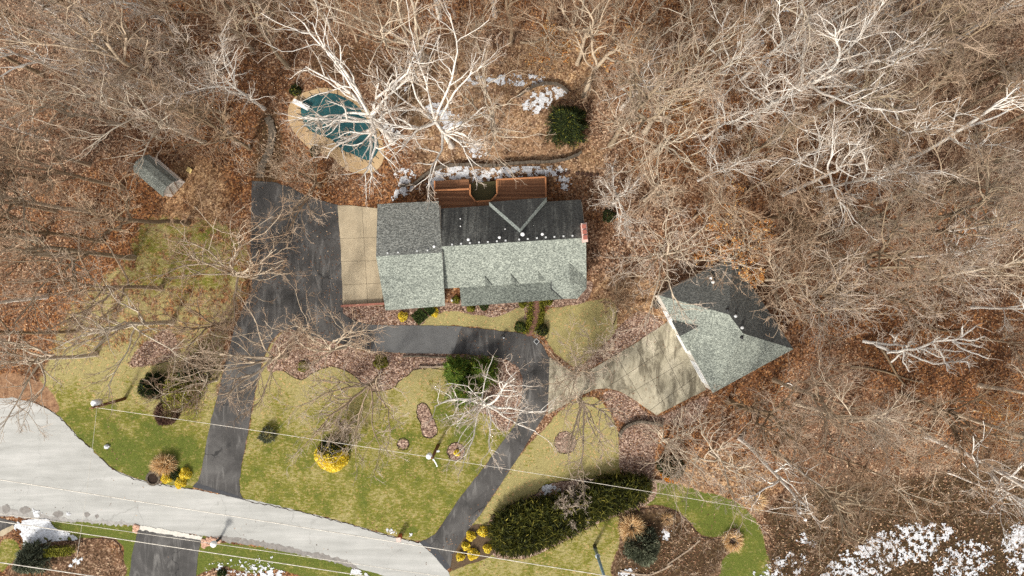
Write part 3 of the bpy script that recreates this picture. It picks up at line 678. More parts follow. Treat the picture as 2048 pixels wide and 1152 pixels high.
for c0, c1 in ((.35, 1.05), (1.09, 1.79)):
    d0 = MB().add([pt(.03, c0, .15), pt(.03, c1, .15), pt(.03, c1, 1.85), pt(.03, c0, 1.85), pt(.07, c0, .15), pt(.07, c1, .15), pt(.07, c1, 1.85), pt(.07, c0, 1.85)], [(0, 1, 2, 3), (7, 6, 5, 4), (0, 4, 5, 1), (1, 5, 6, 2), (2, 6, 7, 3), (3, 7, 4, 0)]).build('door', M['trim'], shed)
    MB().tube([pt(0.0, c0 + .04, .2), pt(0.0, c1 - .04, 1.8)], .03, 6).build('door_brace', M['pole'], d0)
yb = empty('plywood_sheet', P(380, 341), math.radians(-35), 'small square of yellow plywood leaning on a block to the right of the shed', 'plywood')
MB().slab([(-.27,-.24,.1),(.27,-.24,.1),(.27,.24,.3),(-.27,.24,.3)], .03).build('panel', M['yellow'], yb); MB().box((0,.2,.12),(.4,.1,.22)).build('block', M['pole'], yb)

# ------------------------------------------------------------------ pool
pool = empty('swimming_pool', (0, 0, 0), 0, 'kidney shaped pool under a teal cover with a tan surround', 'pool')
POUT = [(596,190),(622,181),(650,176),(690,185),(725,205),(745,230),(760,268),(768,300),(765,325),(750,342),(725,347),(700,343),(680,330),(666,316),(640,306),(615,293),(595,272),(580,250),(576,225),(582,205)]
PIN = [(612,198),(635,188),(665,187),(690,196),(715,213),(735,240),(748,265),(757,285),(755,305),(742,320),(725,318),(705,308),(690,303),(677,293),(665,280),(645,272),(625,264),(610,250),(603,230),(603,212)]
MB().prism(G(spline(POUT, 5)), -.05, .06).build('surround', M['coping'], pool)
MB().prism(G(spline(PIN, 5)), .02, .075).build('pool_cover', M['cover'], pool)
pin = G(spline(PIN, 5)); 
b = MB(); cxp = Vector(P(675, 250)[:2])
for i in range(0, len(pin), 3):
    p = Vector(pin[i]); o = (p - cxp).normalized(); b.bar((*(p - o * .1), .09), (*(p + o * .45), .09), .05, .02)
b.build('cover_strap', M['dark'], pool)
db = empty('diving_board', P(605, 212), math.radians(-27), 'white diving board over the upper left end of the teal pool', 'diving board')
MB().box((0, 0, .5), (1.75, .46, .07)).build('board', M['white'], db)
for s in (-1, 1): MB().tube([(-.72, s * .15, .05), (-.3, s * .15, .47)], .03, 8).build('stand_leg', M['metal'], db)
MB().box((-.55, 0, .12), (.5, .4, .2)).build('stand_base', M['white'], db)

# patio set beside the pool tree
tb = empty('patio_table', P(774, 255), .3, 'square grey patio table beside the big pale tree by the pool', 'table')
MB().box((0, 0, .7), (.5, .5, .06)).build('table_top', M['galv'], tb)
for x in (-1, 1):
    for y in (-1, 1): MB().box((x * .2, y * .2, .34), (.04, .04, .67)).build('leg', M['metal'], tb)
def chair(px, py, rz, label):
    c = empty('patio_chair', P(px, py), rz, label, 'chair', 'snowy patio chairs by the pool')
    b = MB()
    for k in range(4): b.box((-.2 + k * .13, 0, .4), (.08, .46, .04))
    b.build('seat', M['white'], c)
    b = MB()
    for y in (-.19, 0, .19): b.slab([(.24, y - .05, .42), (.24, y + .05, .42), (.4, y + .05, .95), (.4, y - .05, .95)], .04)
    b.build('backrest', M['white'], c)
    for y in (-.26, .26):
        MB().bar((-.28, y, .62), (.26, y, .62), .08, .04).build('armrest', M['white'], c)
        for x in (-.24, .24): MB().box((x, y, .3), (.05, .05, .58)).build('leg', M['white'], c)
chair(783, 264, .9, 'white slatted patio chair next to the grey patio table')
chair(795, 270, -.7, 'white slatted patio chair farther right of the grey patio table')

# ------------------------------------------------------------------ trees
def norm(a): return a / np.maximum(np.linalg.norm(a, axis=-1, keepdims=True), 1e-9)

def march(P0, D, L, nseg, wig, trop, rng):
    n = len(P0); pts = np.zeros((n, nseg + 1, 3)); pts[:, 0] = P0; d = norm(D.copy()); ds = np.zeros((n, nseg + 1, 3)); ds[:, 0] = d
    for s in range(nseg):
        d = norm(d + rng.normal(0, wig, (n, 3)) + np.array([0, 0, trop]))
        pts[:, s + 1] = pts[:, s] + d * (L / nseg)[:, None]; ds[:, s + 1] = d
    return pts, ds

def tubes(pts, rad, k):
    n, s1, _ = pts.shape
    d = np.zeros_like(pts); d[:, 1:-1] = pts[:, 2:] - pts[:, :-2]; d[:, 0] = pts[:, 1] - pts[:, 0]; d[:, -1] = pts[:, -1] - pts[:, -2]; d = norm(d)
    ref = np.where(np.abs(d[..., 2:3]) < .9, np.array([0, 0, 1.]), np.array([1., 0, 0])); u = norm(np.cross(d, ref)); w = np.cross(d, u)
    a = np.arange(k) * 2 * math.pi / k
    V = pts[:, :, None] + rad[:, :, None, None] * (np.cos(a)[None, None, :, None] * u[:, :, None] + np.sin(a)[None, None, :, None] * w[:, :, None])
    base = (np.arange(n)[:, None, None] * s1 + np.arange(s1 - 1)[None, :, None]) * k; j = np.arange(k)[None, None]; j2 = (j + 1) % k
    F = np.stack([base + j, base + j2, base + k + j2, base + k + j], -1).reshape(-1, 4)
    return V.reshape(-1, 3), F

def children(pts, ds, L, rad, cnt, t0, t1, ang, lf, rf, rng, keep_tip=True):
    n, s1, _ = pts.shape
    t = rng.uniform(t0, t1, (n, cnt)); 
    if keep_tip: t[:, 0] = 0.98
    x = t * (s1 - 1); i = np.minimum(x.astype(int), s1 - 2); f = (x - i)[..., None]; b = np.arange(n)[:, None]
    p = pts[b, i] * (1 - f) + pts[b, i + 1] * f; d = norm(ds[b, i] * (1 - f) + ds[b, i + 1] * f)
    r = rng.normal(0, 1, d.shape); perp = norm(r - (r * d).sum(-1, keepdims=True) * d)
    perp = norm(perp + np.array([0, 0, .15]))
    a = rng.normal(ang, .22, (n, cnt, 1)); nd = norm(d * np.cos(a) + perp * np.sin(a))
    nl = L[:, None] * lf * rng.uniform(.6, 1.15, (n, cnt)) * (1.15 - .45 * t)
    rr = (rad[b, i] * (1 - f[..., 0]) + rad[b, i + 1] * f[..., 0]) * rf
    return p.reshape(-1, 3), nd.reshape(-1, 3), nl.ravel(), rr.ravel()

def taper(r0, s1, end): return r0[:, None] * np.linspace(1, end, s1)[None]

def tree_meshes(seed, H, R, fork=.4, nl=7, r0=.24, limbs=None, dens_=1.0, mats=('bark', 'twig'), lean=(0, 0), wig=.2, trop=.05, tw=1.1, c3=4, c4=4, elr=(.5, 1.25)):
    rng = np.random.default_rng(seed)
    tp, td = march(np.zeros((1, 3)), np.array([[lean[0], lean[1], 1.]]), np.array([H * fork * 1.25]), 8, .035, .02, rng)
    tr = taper(np.array([r0]), 9, .6); tr[0, 0] *= 1.35
    V, F = tubes(tp, tr, 9); TV, TF = [V], [F]; off = len(V)
    if limbs is None:
        az = np.linspace(0, 2 * math.pi, nl, endpoint=False) + rng.normal(0, .25, nl); el = rng.uniform(elr[0], elr[1], nl); lf = rng.uniform(.75, 1.1, nl)
        el[:2] = 1.35
    else:
        az = np.radians([l[0] for l in limbs]); el = np.radians([l[1] for l in limbs]); lf = np.array([l[2] for l in limbs]); nl = len(limbs)
    D = np.stack([np.cos(az) * np.cos(el), np.sin(az) * np.cos(el), np.sin(el)], -1)
    t = rng.uniform(.55, 1.0, nl); t[:2] = .99; x = t * 8; i = np.minimum(x.astype(int), 7); f = (x - i)[:, None]
    P0 = tp[0, i] * (1 - f) + tp[0, i + 1] * f
    L = np.minimum(R * 1.05 / np.maximum(np.cos(el), .3), (H - P0[:, 2]) / np.maximum(np.sin(el), .35) * 1.0) * lf
    ra = r0 * rng.uniform(.38, .58, nl)
    lp, ld = march(P0, D, L, 9, wig * .8, trop, rng); lr = taper(ra, 10, .34)
    V, F = tubes(lp, lr, 6); TV.append(V); TF.append(F + off); off += len(V)
    # secondary limbs
    c2 = int(round(8 * dens_))
    p, d, l, r = children(lp, ld, L, lr, c2, .2, 1.0, .68, .55, .76, rng)
    l = np.maximum(l, .5); q, e = march(p, d, l, 6, wig, trop, rng); qr = np.maximum(taper(r, 7, .32), .02 * tw)
    V, F = tubes(q, qr, 4); TV.append(V); TF.append(F + off)
    # twigs
    CV, CF, off = [], [], 0
    p, d, l3, r = children(q, e, l, qr, c3, .15, 1.0, .65, .55, .72, rng)
    q3, e3 = march(p, d, np.maximum(l3, .35), 4, wig * 1.15, trop, rng); r3 = np.clip(taper(r, 5, .5), .014 * tw, .06)
    V, F = tubes(q3, r3, 3); CV.append(V); CF.append(F); off += len(V)
    p, d, l4, r = children(q3, e3, l3, r3, c4, .1, 1.0, .62, .62, .6, rng)
    q4, e4 = march(p, d, np.clip(l4, .22, 1.1), 2, wig * 1.2, trop, rng); r4 = np.clip(taper(r, 3, .6), .0095 * tw, .02 * tw)
    V, F = tubes(q4, r4, 3); CV.append(V); CF.append(F + off)
    tm = npmesh('trunk', np.concatenate(TV), np.concatenate(TF), M[mats[0]], True)
    cm = npmesh('crown', np.concatenate(CV), np.concatenate(CF), M[mats[1]])
    return tm, cm

def plant_tree(name, meshes, px, py, rz, sc, label, group=None, cat='tree', sz=None):
    o = empty(name, P(px, py), rz, label, cat, group); o.scale = (sc, sc, sz or sc)
    link('trunk', meshes[0], o); link('crown', meshes[1], o); return o

# forest variants
VAR = []
for i in range(9):
    H = [17, 15, 19, 13, 18, 16, 20, 12, 15][i]; R = [2.9, 2.6, 3.3, 2.5, 2.8, 3.3, 3.0, 2.4, 2.8][i]
    mt = [('bark', 'twig'), ('bark', 'twig'), ('bark_d', 'twig_d'), ('bark', 'twig'), ('bark_w', 'twig'), ('bark_d', 'twig'), ('bark', 'twig_d'), ('bark', 'twig'), ('bark_w', 'twig_w')][i]
    VAR.append((tree_meshes(100 + i, H, R, fork=[.5, .45, .55, .38, .58, .42, .5, .35, .45][i], nl=[7, 6, 8, 7, 6, 8, 7, 6, 7][i], r0=[.2, .17, .25, .15, .2, .22, .24, .13, .17][i], mats=mt, elr=(.68, 1.3), tw=1.05, c4=5, lean=(random.uniform(-.05, .05), random.uniform(-.05, .05))), H, R, ['grey', 'grey', 'dark', 'grey', 'pale', 'dark', 'grey', 'grey', 'pale'][i]))

# trees one can pick out in the photo: base px, H, R, style, label
HERO = [
 ('bare_tree', 785, 283, dict(seed=1, H=15, R=6.6, fork=.4, r0=.32, mats=('bark_w', 'twig_w'), tw=1.3, c3=4, c4=2, dens_=.85, lean=(-.08, .06), limbs=[(100,62,1.1),(118,45,1.1),(75,55,1.),(135,30,1.),(160,24,.9),(182,14,.85),(200,20,.85),(222,25,.8),(255,25,.85),(285,35,.75),(300,30,.7),(20,40,.7),(50,45,.75),(340,55,.5)]), 'largest white barked tree spreading its bare limbs over the teal pool'),
 ('bare_tree', 903, 292, dict(seed=2, H=16, R=5.6, fork=.42, r0=.26, mats=('bark_w', 'twig_w'), tw=1.3, c3=4, c4=3, dens_=.9, limbs=[(105,60,1.1),(75,55,1.1),(140,40,.9),(60,40,.9),(20,25,.8),(0,15,.75),(270,30,.9),(245,35,.8),(290,25,1.),(200,30,.7),(160,50,.7)]), 'white barked tree right of the pool with limbs reaching down to the deck'),
 ('bare_tree', 848, 128, dict(seed=3, H=17, R=5.5, fork=.45, r0=.3, mats=('bark', 'twig')), 'grey bare tree above the pool with a thick trunk and clipped stubs'),
 ('bare_tree', 1168, 192, dict(seed=4, H=19, R=3.4, fork=.62, r0=.24, nl=6, mats=('bark', 'twig')), 'slim tall bare tree directly above the round dark evergreen'),
 ('bare_tree', 990, 262, dict(seed=5, H=13, R=5.5, fork=.4, r0=.2, mats=('bark', 'twig_d')), 'grey bare tree between the deck and the round dark evergreen'),
 ('ornamental_tree', 1226, 408, dict(seed=6, H=6.0, R=2.9, fork=.32, r0=.16, nl=8, mats=('bark_w', 'twig_w'), wig=.22, c4=7), 'small pale ornamental tree with twisting branches right of the deck'),
 ('bare_tree', 1318, 512, dict(seed=7, H=11, R=5.2, fork=.34, r0=.2, nl=10, mats=('bark', 'twig_w'), tw=1.15), 'wide pale bare tree midway between the house chimney and the detached garage'),
 ('bare_tree', 690, 694, dict(seed=8, H=9.5, R=4.6, fork=.25, r0=.2, mats=('bark', 'twig'), tw=1.1, lean=(-.2, .05), limbs=[(100,60,1.1),(85,50,1.1),(60,45,1.),(40,35,.9),(130,40,.9),(210,20,.9),(160,30,.8),(230,40,.6)]), 'bare tree at the top edge of the mulch island, limbs over the driveway bend'),
 ('bare_tree', 572, 712, dict(seed=9, H=11, R=5.2, fork=.3, r0=.22, mats=('bark', 'twig_d'), tw=1.1, limbs=[(170,25,1.1),(150,40,1.),(190,20,1.1),(120,50,.9),(250,30,1.),(265,25,.9),(225,20,1.),(20,45,.6),(200,45,1.)]), 'bare tree at the left tip of the mulch island overhanging the driveway'),
 ('bare_tree', 752, 762, dict(seed=10, H=9.5, R=6.2, fork=.25, r0=.22, mats=('bark', 'twig_w'), tw=1.1, limbs=[(215,18,1.1),(235,20,1.1),(200,30,1.),(300,18,1.),(320,25,.9),(260,30,.9),(170,40,.7),(30,50,.6)]), 'wide low bare tree at the lower edge of the mulch island above the lawn'),
 ('bare_tree', 975, 806, dict(seed=11, H=9, R=5.5, fork=.25, r0=.24, mats=('bark_w', 'twig_w'), tw=1.25, limbs=[(55,50,1.1),(85,50,1.),(125,30,.9),(165,20,1.),(350,15,1.),(15,25,.9),(300,25,.8),(215,20,1.),(190,35,.8)]), 'white limbed bare tree beside the green conifers inside the driveway bend'),
 ('bare_tree', 1158, 800, dict(seed=12, H=9.5, R=4.2, fork=.3, r0=.22, mats=('bark', 'twig_d'), limbs=[(270,45,1.1),(285,35,1.),(250,35,1.),(230,30,1.),(310,30,1.),(330,50,.8),(200,45,.7),(90,70,.6)]), 'dark limbed bare tree on the lawn below the concrete driveway'),
 ('bare_tree', 1150, 744, dict(seed=13, H=8, R=4, fork=.25, r0=.12, mats=('bark', 'twig_d'), dens_=.75, limbs=[(140,40,1.),(165,30,1.),(120,50,1.),(240,35,1.),(225,25,.9),(190,45,.8)]), 'thin dark bare tree where the concrete driveway meets the asphalt'),
 ('bare_shrub', 1186, 706, dict(seed=14, H=4.5, R=2.8, fork=.08, r0=.07, nl=10, mats=('bark', 'twig_d')), 'fan shaped bare shrub above the concrete driveway'),
 ('bare_tree', 505, 552, dict(seed=15, H=12, R=5.4, fork=.25, r0=.26, mats=('bark', 'twig'), tw=1.15, lean=(-.08, 0), limbs=[(60,60,1.),(90,55,1.1),(115,50,1.),(30,40,1.),(10,25,.9),(345,25,.8),(180,20,1.1),(160,30,1.),(250,40,.7),(140,45,1.)]), 'many limbed bare tree at the left edge of the asphalt turning area'),
 ('bare_tree', 640, 372, dict(seed=16, H=8, R=4.2, fork=.2, r0=.17, nl=10, mats=('bark', 'twig'), tw=1.1), 'low spreading bare tree above the asphalt, below the pool'),
 ('bare_tree', 375, 447, dict(seed=17, H=15, R=4.6, fork=.6, r0=.24, mats=('bark_d', 'twig')), 'leaning dark trunked bare tree just below the shed'),
 ('bare_tree', 267, 515, dict(seed=18, H=17, R=4.4, fork=.55, r0=.24, mats=('bark_d', 'twig')), 'dark trunked bare tree on the mossy grass left of the turning area'),
 ('bare_tree', 206, 483, dict(seed=19, H=17, R=4.4, fork=.6, r0=.2, mats=('bark_d', 'twig')), 'thin trunked bare tree at the wood edge left of the mossy grass'),
 ('bare_tree', 322, 577, dict(seed=20, H=15, R=4.6, fork=.5, r0=.22, mats=('bark', 'twig_d')), 'bare tree with a curved dark trunk above the bed on the left lawn'),
 ('bare_tree', 344, 645, dict(seed=21, H=14, R=5, fork=.45, r0=.24, mats=('bark', 'twig_d')), 'grey bare tree growing from the mulch bed on the left lawn'),
 ('bare_tree', 192, 708, dict(seed=22, H=13, R=4.6, fork=.5, r0=.22, mats=('bark', 'twig_d')), 'bare tree above the curve of the grey road end'),
 ('bare_tree', 153, 662, dict(seed=23, H=16, R=4.2, fork=.6, r0=.18, mats=('bark_d', 'twig')), 'bare tree at the left wood edge with a long straight dark trunk'),
 ('bare_tree', 452, 645, dict(seed=24, H=10, R=4.4, fork=.3, r0=.18, mats=('bark', 'twig_d')), 'grey twiggy tree left of the driveway above the dark conifers'),
 ('bare_tree', 432, 760, dict(seed=25, H=8, R=3.6, fork=.25, r0=.15, mats=('bark', 'twig_d')), 'low bare tree leaning over the driveway beside the yellow green bush'),
 ('bare_tree', 1535, 214, dict(seed=26, H=18, R=5.2, fork=.5, r0=.28, mats=('bark_w', 'twig_w'), tw=1.2), 'pale bare tree with a long straight trunk upper right of the orange leaf patch'),
 ('bare_tree', 1640, 216, dict(seed=27, H=17, R=4.6, fork=.5, r0=.24, mats=('bark_w', 'twig_w'), tw=1.2), 'pale bare tree with a forked trunk right of the long trunked pale tree'),
 ('bare_tree', 1290, 264, dict(seed=28, H=13, R=4.6, fork=.4, r0=.28, mats=('bark', 'twig'), tw=1.1), 'thick trunked bare tree right of the round dark evergreen'),
 ('bare_tree', 1300, 314, dict(seed=29, H=14, R=4.2, fork=.5, r0=.22, mats=('bark', 'twig')), 'grey bare tree lower right of the round dark evergreen'),
 ('bare_tree', 1566, 388, dict(seed=30, H=14, R=4.6, fork=.55, r0=.22, mats=('bark_w', 'twig_w'), tw=1.15), 'pale bare tree above the detached garage with a long slanting trunk'),
 ('bare_tree', 1600, 590, dict(seed=31, H=13, R=5.6, fork=.3, r0=.26, nl=9, mats=('bark', 'twig_w'), tw=1.15), 'wide bare tree behind the garage with limbs hanging over its roof'),
 ('bare_tree', 1520, 560, dict(seed=32, H=11, R=4.4, fork=.35, r0=.2, nl=8, mats=('bark', 'twig')), 'bare tree touching the upper right side of the garage roof'),
 ('bare_tree', 1850, 872, dict(seed=33, H=17, R=4.6, fork=.6, r0=.24, mats=('bark_w', 'twig'), tw=1.1), 'bare tree above the snowy ground with a long pale straight trunk'),
 ('bare_tree', 1330, 880, dict(seed=34, H=8, R=3.4, fork=.2, r0=.16, nl=10, mats=('bark', 'twig_d')), 'low spreading bare tree right of the reddish mulch bed'),
 ('bare_tree', 1420, 905, dict(seed=35, H=11, R=4.8, fork=.3, r0=.2, mats=('bark', 'twig_w')), 'grey bare tree above the green lawn at lower right'),
 ('bare_tree', 440, 150, dict(seed=36, H=14, R=4.4, fork=.3, r0=.26, nl=9, mats=('bark', 'twig_w'), tw=1.2), 'big pale bare tree above left of the pool with the widest crown there'),
 ('bare_tree', 452, 232, dict(seed=37, H=12, R=3.9, fork=.28, r0=.24, nl=10, mats=('bark', 'twig_w'), tw=1.2), 'pale bare tree left of the pool, limbs radiating all around'),
 ('bare_tree', 1478, 500, dict(seed=38, H=10, R=4.6, fork=.3, r0=.18, mats=('bark', 'twig')), 'bare tree above the garage roof beside the yellow leaved tree'),
]
hero_px = []
for name, px, py, kw, label in HERO:
    plant_tree(name, tree_meshes(**kw), px, py, 0, 1, label, None, 'shrub' if 'shrub' in name else 'tree'); hero_px.append((px, py, kw['R']))

# the rest of the wood
WOOD = [[(0,0),(600,0),(600,110),(555,180),(530,330),(470,350),(400,300),(270,300),(250,400),(200,440),(150,560),(80,640),(0,720)],
        [(600,0),(1240,0),(1240,170),(1180,150),(960,120),(620,90)],
        [(1240,0),(2048,0),(2048,980),(1850,940),(1660,955),(1540,945),(1420,860),(1440,810),(1620,720),(1600,600),(1490,470),(1330,470),(1280,430),(1220,300)]]
def wood(x, y):
    return any(inpoly(np.array([x]), np.array([y]), w)[0] for w in WOOD)
spots = []; r = random.Random(11); tries = 0
while len(spots) < 135 and tries < 30000:
    tries += 1; x, y = r.uniform(0, 2048), r.uniform(0, 990)
    if not wood(x, y): continue
    h = 15.; k = CAMH / (CAMH - h * .6)
    if not (-60 < 1024 + (x - 1024) * k < 2108 and -60 < 576 + (y - 576) * k < 1200): continue
    if any((x - a) ** 2 + (y - b) ** 2 < 63 ** 2 for a, b, *_ in spots): continue
    if any((x - a) ** 2 + (y - b) ** 2 < 62 ** 2 for a, b, c in hero_px): continue
    cxp_, cyp_ = 1024 + (x - 1024) * k, 576 + (y - 576) * k
    if 480 < cxp_ < 860 and 90 < cyp_ < 440: continue
    if 240 < cxp_ < 420 and 270 < cyp_ < 430: continue
    if 860 < cxp_ < 1220 and 130 < cyp_ < 640: continue
    if 250 < x < 400 and 290 < y < 410: continue
    if 1690 < cxp_ < 2060 and 600 < cyp_ < 820: continue
    spots.append((x, y, r.randrange(len(VAR)), r.uniform(0, 6.28), r.uniform(.75, 1.08)))
ANCH = [('in the top left corner', 60, 60), ('below the top left corner', 70, 220), ('on the left edge of the wood', 60, 400), ('on the left edge above the road end', 70, 580), ('above and left of the shed', 210, 250), ('at the top, left of the pool tree', 330, 60), ('above the shed, toward the pool', 400, 180), ('at the top, straight above the pool', 600, 50), ('at the top, above the white trees', 800, 40), ('at the top centre', 980, 60), ('at the top, above the round evergreen', 1180, 60), ('above the orange leaf patch', 1330, 80), ('right of the round evergreen', 1350, 280), ('above the yellow leaved tree', 1450, 400), ('at the top with snow below it', 1520, 60), ('in the upper right of the wood', 1620, 300), ('at the top, left of the right corner', 1760, 80), ('in the top right corner', 1960, 60), ('on the right edge, upper part', 1950, 260), ('in the thick of the right wood', 1780, 300), ('right of the garage, upper part', 1680, 470), ('far right, above the dead branches', 1860, 480), ('on the right edge beside the dead branches', 2000, 600), ('right of the garage corner', 1690, 640), ('below the garage corner', 1560, 800), ('below the dead branches', 1800, 800), ('on the right edge above the snow', 1980, 820), ('above the snowy ground', 1700, 900)]
zones = {}
for s in spots:
    H = VAR[s[2]][1] * s[4]; k = CAMH / (CAMH - H * .75); x, y = 1024 + (s[0] - 1024) * k, 576 + (s[1] - 576) * k
    z = min(range(len(ANCH)), key=lambda i: (ANCH[i][1] - min(max(x, 0), 2048)) ** 2 + (ANCH[i][2] - max(y, 0)) ** 2); zones.setdefault(z, []).append((x, s))
ORD = ['', 'second', 'third', 'fourth', 'fifth', 'sixth', 'seventh', 'eighth', 'ninth']
for z, L in sorted(zones.items()):
    L.sort(key=lambda e: e[0]); n = len(L)
    for i, (x, s) in enumerate(L):
        if n == 1: pos = 'only one there'
        elif i < (n + 1) // 2: pos = 'leftmost there' if i == 0 else ORD[i] + ' from left'
        else: pos = 'rightmost there' if i == n - 1 else ORD[n - 1 - i] + ' from right'
        v = VAR[s[2]]
        plant_tree('bare_tree', v[0], s[0], s[1], s[3], s[4], '%s bare woodland tree %s, %s' % (v[3], ANCH[z][0], pos), 'bare trees of the surrounding wood')

# trees that still hold leaves
def leaf_cloud(n, pos, size, rng, up=.4, aspect=1.4):
    nrm = norm(rng.normal(0, 1, (n, 3)) + np.array([0, 0, up])); r = norm(np.cross(nrm, rng.normal(0, 1, (n, 3)))); w = np.cross(nrm, r)
    s = size * rng.uniform(.6, 1.3, (n, 1)); a = r * s * aspect / 2; b = w * s / 2
    V = np.stack([pos - a, pos - b * .9, pos + a, pos + b * .9], 1).reshape(-1, 3)
    return V, np.arange(4 * n).reshape(-1, 4)
def set_tone(me, per_leaf, k=4):
    at = me.attributes.new('tone', 'FLOAT', 'POINT'); at.data.foreach_set('value', np.repeat(per_leaf, k).astype(np.float32))

OLEAF = mat_leaf('held_leaves', [(0, lin(150, 84, 34)), (.4, lin(196, 132, 66)), (.8, lin(222, 172, 104)), (1, lin(236, 206, 150))], None, .35)
for k, (px, py, H, R, n, lab) in enumerate([(1452, 518, 8, 2.6, 2600, 'tree still holding yellow orange leaves over the top of the garage roof'), (1335, 190, 5, 2.2, 1500, 'small tree with orange leaves in the clearing upper right of the evergreen'), (1245, 130, 5, 1.9, 1100, 'small tree with pale tan leaves at the top right of the clearing'), (1110, 112, 4, 2.6, 900, 'low spreading tree with straw tan leaves above the upper snow patch'), (1948, 820, 6, 2.2, 1200, 'small orange leaved tree near the lower right edge of the wood')]):
    rng = np.random.default_rng(500 + k); tm, cm = tree_meshes(520 + k, H, R, fork=.3, r0=.1, nl=7, c3=4, c4=3)
    o = empty('leafy_tree', P(px, py), 0, lab, 'tree'); link('trunk', tm, o); link('twigs', cm, o)
    cv = np.array([v.co[:] for v in list(cm.vertices)[::3]]); pos = cv[rng.integers(0, len(cv), n)] + rng.normal(0, .14, (n, 3))
    V, F = leaf_cloud(n, pos, .16, rng); link('crown', npmesh('crown', V, F, OLEAF), o)

# dead pale limbs lying in the right wood
dead = empty('dead_tree', P(1762, 690), 0, 'dead white tree with bare broken limbs in the right wood', 'tree')
rng = np.random.default_rng(900)
DX = lambda u, v, h: P(1680 + u / 5.565, 600 + v / 5.565, h)
dl = [[(250,455,.2),(480,490,.8),(690,510,1.6),(850,480,2.2)], [(380,480,.5),(560,575,1.5),(690,565,2.2),(880,535,3.0),(1050,460,3.6),(1250,445,4.2),(1340,420,4.5),(1510,290,5)], [(880,535,3.),(960,560,3.3),(1090,630,3.8),(1220,650,4)], [(1250,445,4.2),(1320,520,4.5),(1480,590,5),(1650,650,5.4)], [(1250,460,4.2),(1450,490,4.6),(1580,525,5)], [(1330,430,4.5),(1500,445,5),(1610,405,5.3)], [(730,580,2.3),(860,640,2.8),(1040,710,3.5),(1180,700,4),(1320,680,4.4),(1440,620,4.8)], [(1320,680,4.4),(1420,690,4.7),(1440,750,4.8)], [(690,500,1.9),(710,580,2.3),(700,690,2.4),(770,800,2.2)], [(520,590,1.6),(690,565,2.2)], [(570,690,1.),(690,590,2)], [(1020,480,3.6),(1120,580,4),(1165,690,4.2),(1195,795,4.3)], [(1165,690,4.2),(1230,760,4.4)], [(940,530,3.),(1120,550,3.6),(1370,570,4.4)], [(740,530,2.3),(760,480,2.4),(800,465,2.5)], [(605,475,1.),(615,425,1.6),(550,380,2)], [(615,425,1.6),(645,380,2.)], [(1360,400,4.5),(1365,290,4.9)], [(870,545,3),(890,585,3)], [(930,550,3),(950,610,3)], [(1050,450,3.6),(1110,410,4)], [(1150,440,3.9),(1230,405,4.2)], [(770,660,2),(800,700,2)]]
b = MB(); ts = MB()
org = dead.location
for i, L in enumerate(dl):
    pts = [DX(*p) for p in L]; sp = []
    for a, c in zip(pts[:-1], pts[1:]):
        for t in (0, .33, .66): sp.append(tuple(a[j] + (c[j] - a[j]) * t + (rng.normal(0, .045) if t else 0) for j in range(3)))
    sp.append(pts[-1]); r0 = .17 if i < 2 else .11; n = len(sp)
    b.tube(sp, [r0 * (1 - .6 * k / n) for k in range(n)], 7)
    for k in range(2, n):
        for _ in range(2):
            q = Vector(sp[k]); e = q + Vector((rng.normal(.35, .4), rng.normal(0, .45), rng.normal(.25, .2))); ts.tube([q, q.lerp(e, .5) + Vector((0, .06, .04)), e], [.035, .026, .015], 4)
b.build('trunk', M['bark_w'], dead, True, org); ts.build('branches', M['twig_w'], dead, False, org)
# fallen trunks on the forest floor
for i, (a, c, rr, lab) in enumerate([((1700,735),(1845,760),.12,'dark fallen log below the dead white tree'), ((1760,700),(1810,770),.14,'short dark fallen log crossing the left of the dead white tree'), ((1830,650),(1930,662),.11,'dark fallen log above the dead white tree'), ((1040,86),(1120,72),.14,'fallen log at the top right of the straw coloured clearing'), ((1525,1057),(1610,1033),.0,''), ((1560,768),(1590,774),.08,'short white fallen branch right of the garage front corner')]):
    if not rr: continue
    p, q = P(*a), P(*c); sp = [(p[0] + (q[0] - p[0]) * t, p[1] + (q[1] - p[1]) * t + .25 * math.sin(t * 5 + i), rr * .8) for t in np.linspace(0, 1, 9)]
    tag(MB().tube(sp, [rr * (1 - .5 * t) for t in np.linspace(0, 1, 9)], 8).build('fallen_log', M['bark_w'] if 'white fallen' in lab else M['bark_d'], None, True), lab, 'log')

# ------------------------------------------------------------------ evergreens, shrubs, grasses
def blades(pos, dirs, ln, wd, rng):
    """narrow pointed blades from pos along dirs"""
    n = len(pos); d = norm(dirs); r = norm(np.cross(d, rng.normal(0, 1, (n, 3)))); L = (ln * rng.uniform(.6, 1.25, n))[:, None]; w = wd * rng.uniform(.7, 1.3, (n, 1))
    mid = pos + d * L * .45
    V = np.stack([pos, mid + r * w / 2, pos + d * L, mid - r * w / 2], 1).reshape(-1, 3)
    return V, np.arange(4 * n).reshape(-1, 4)

def stem_mesh(h, r, rng, n=5, spread=.3):
    b = MB()
    for k in range(n):
        a = rng.uniform(0, 6.28); e = (math.cos(a) * spread, math.sin(a) * spread, h); b.tube([(math.cos(a) * .05, math.sin(a) * .05, 0), (e[0] * .4, e[1] * .4, h * .5), e], [r, r * .7, r * .4], 5)
    me = bpy.data.meshes.new('stems'); me.from_pydata(b.v, [], b.f); me.materials.append(M['bark_d']); return me

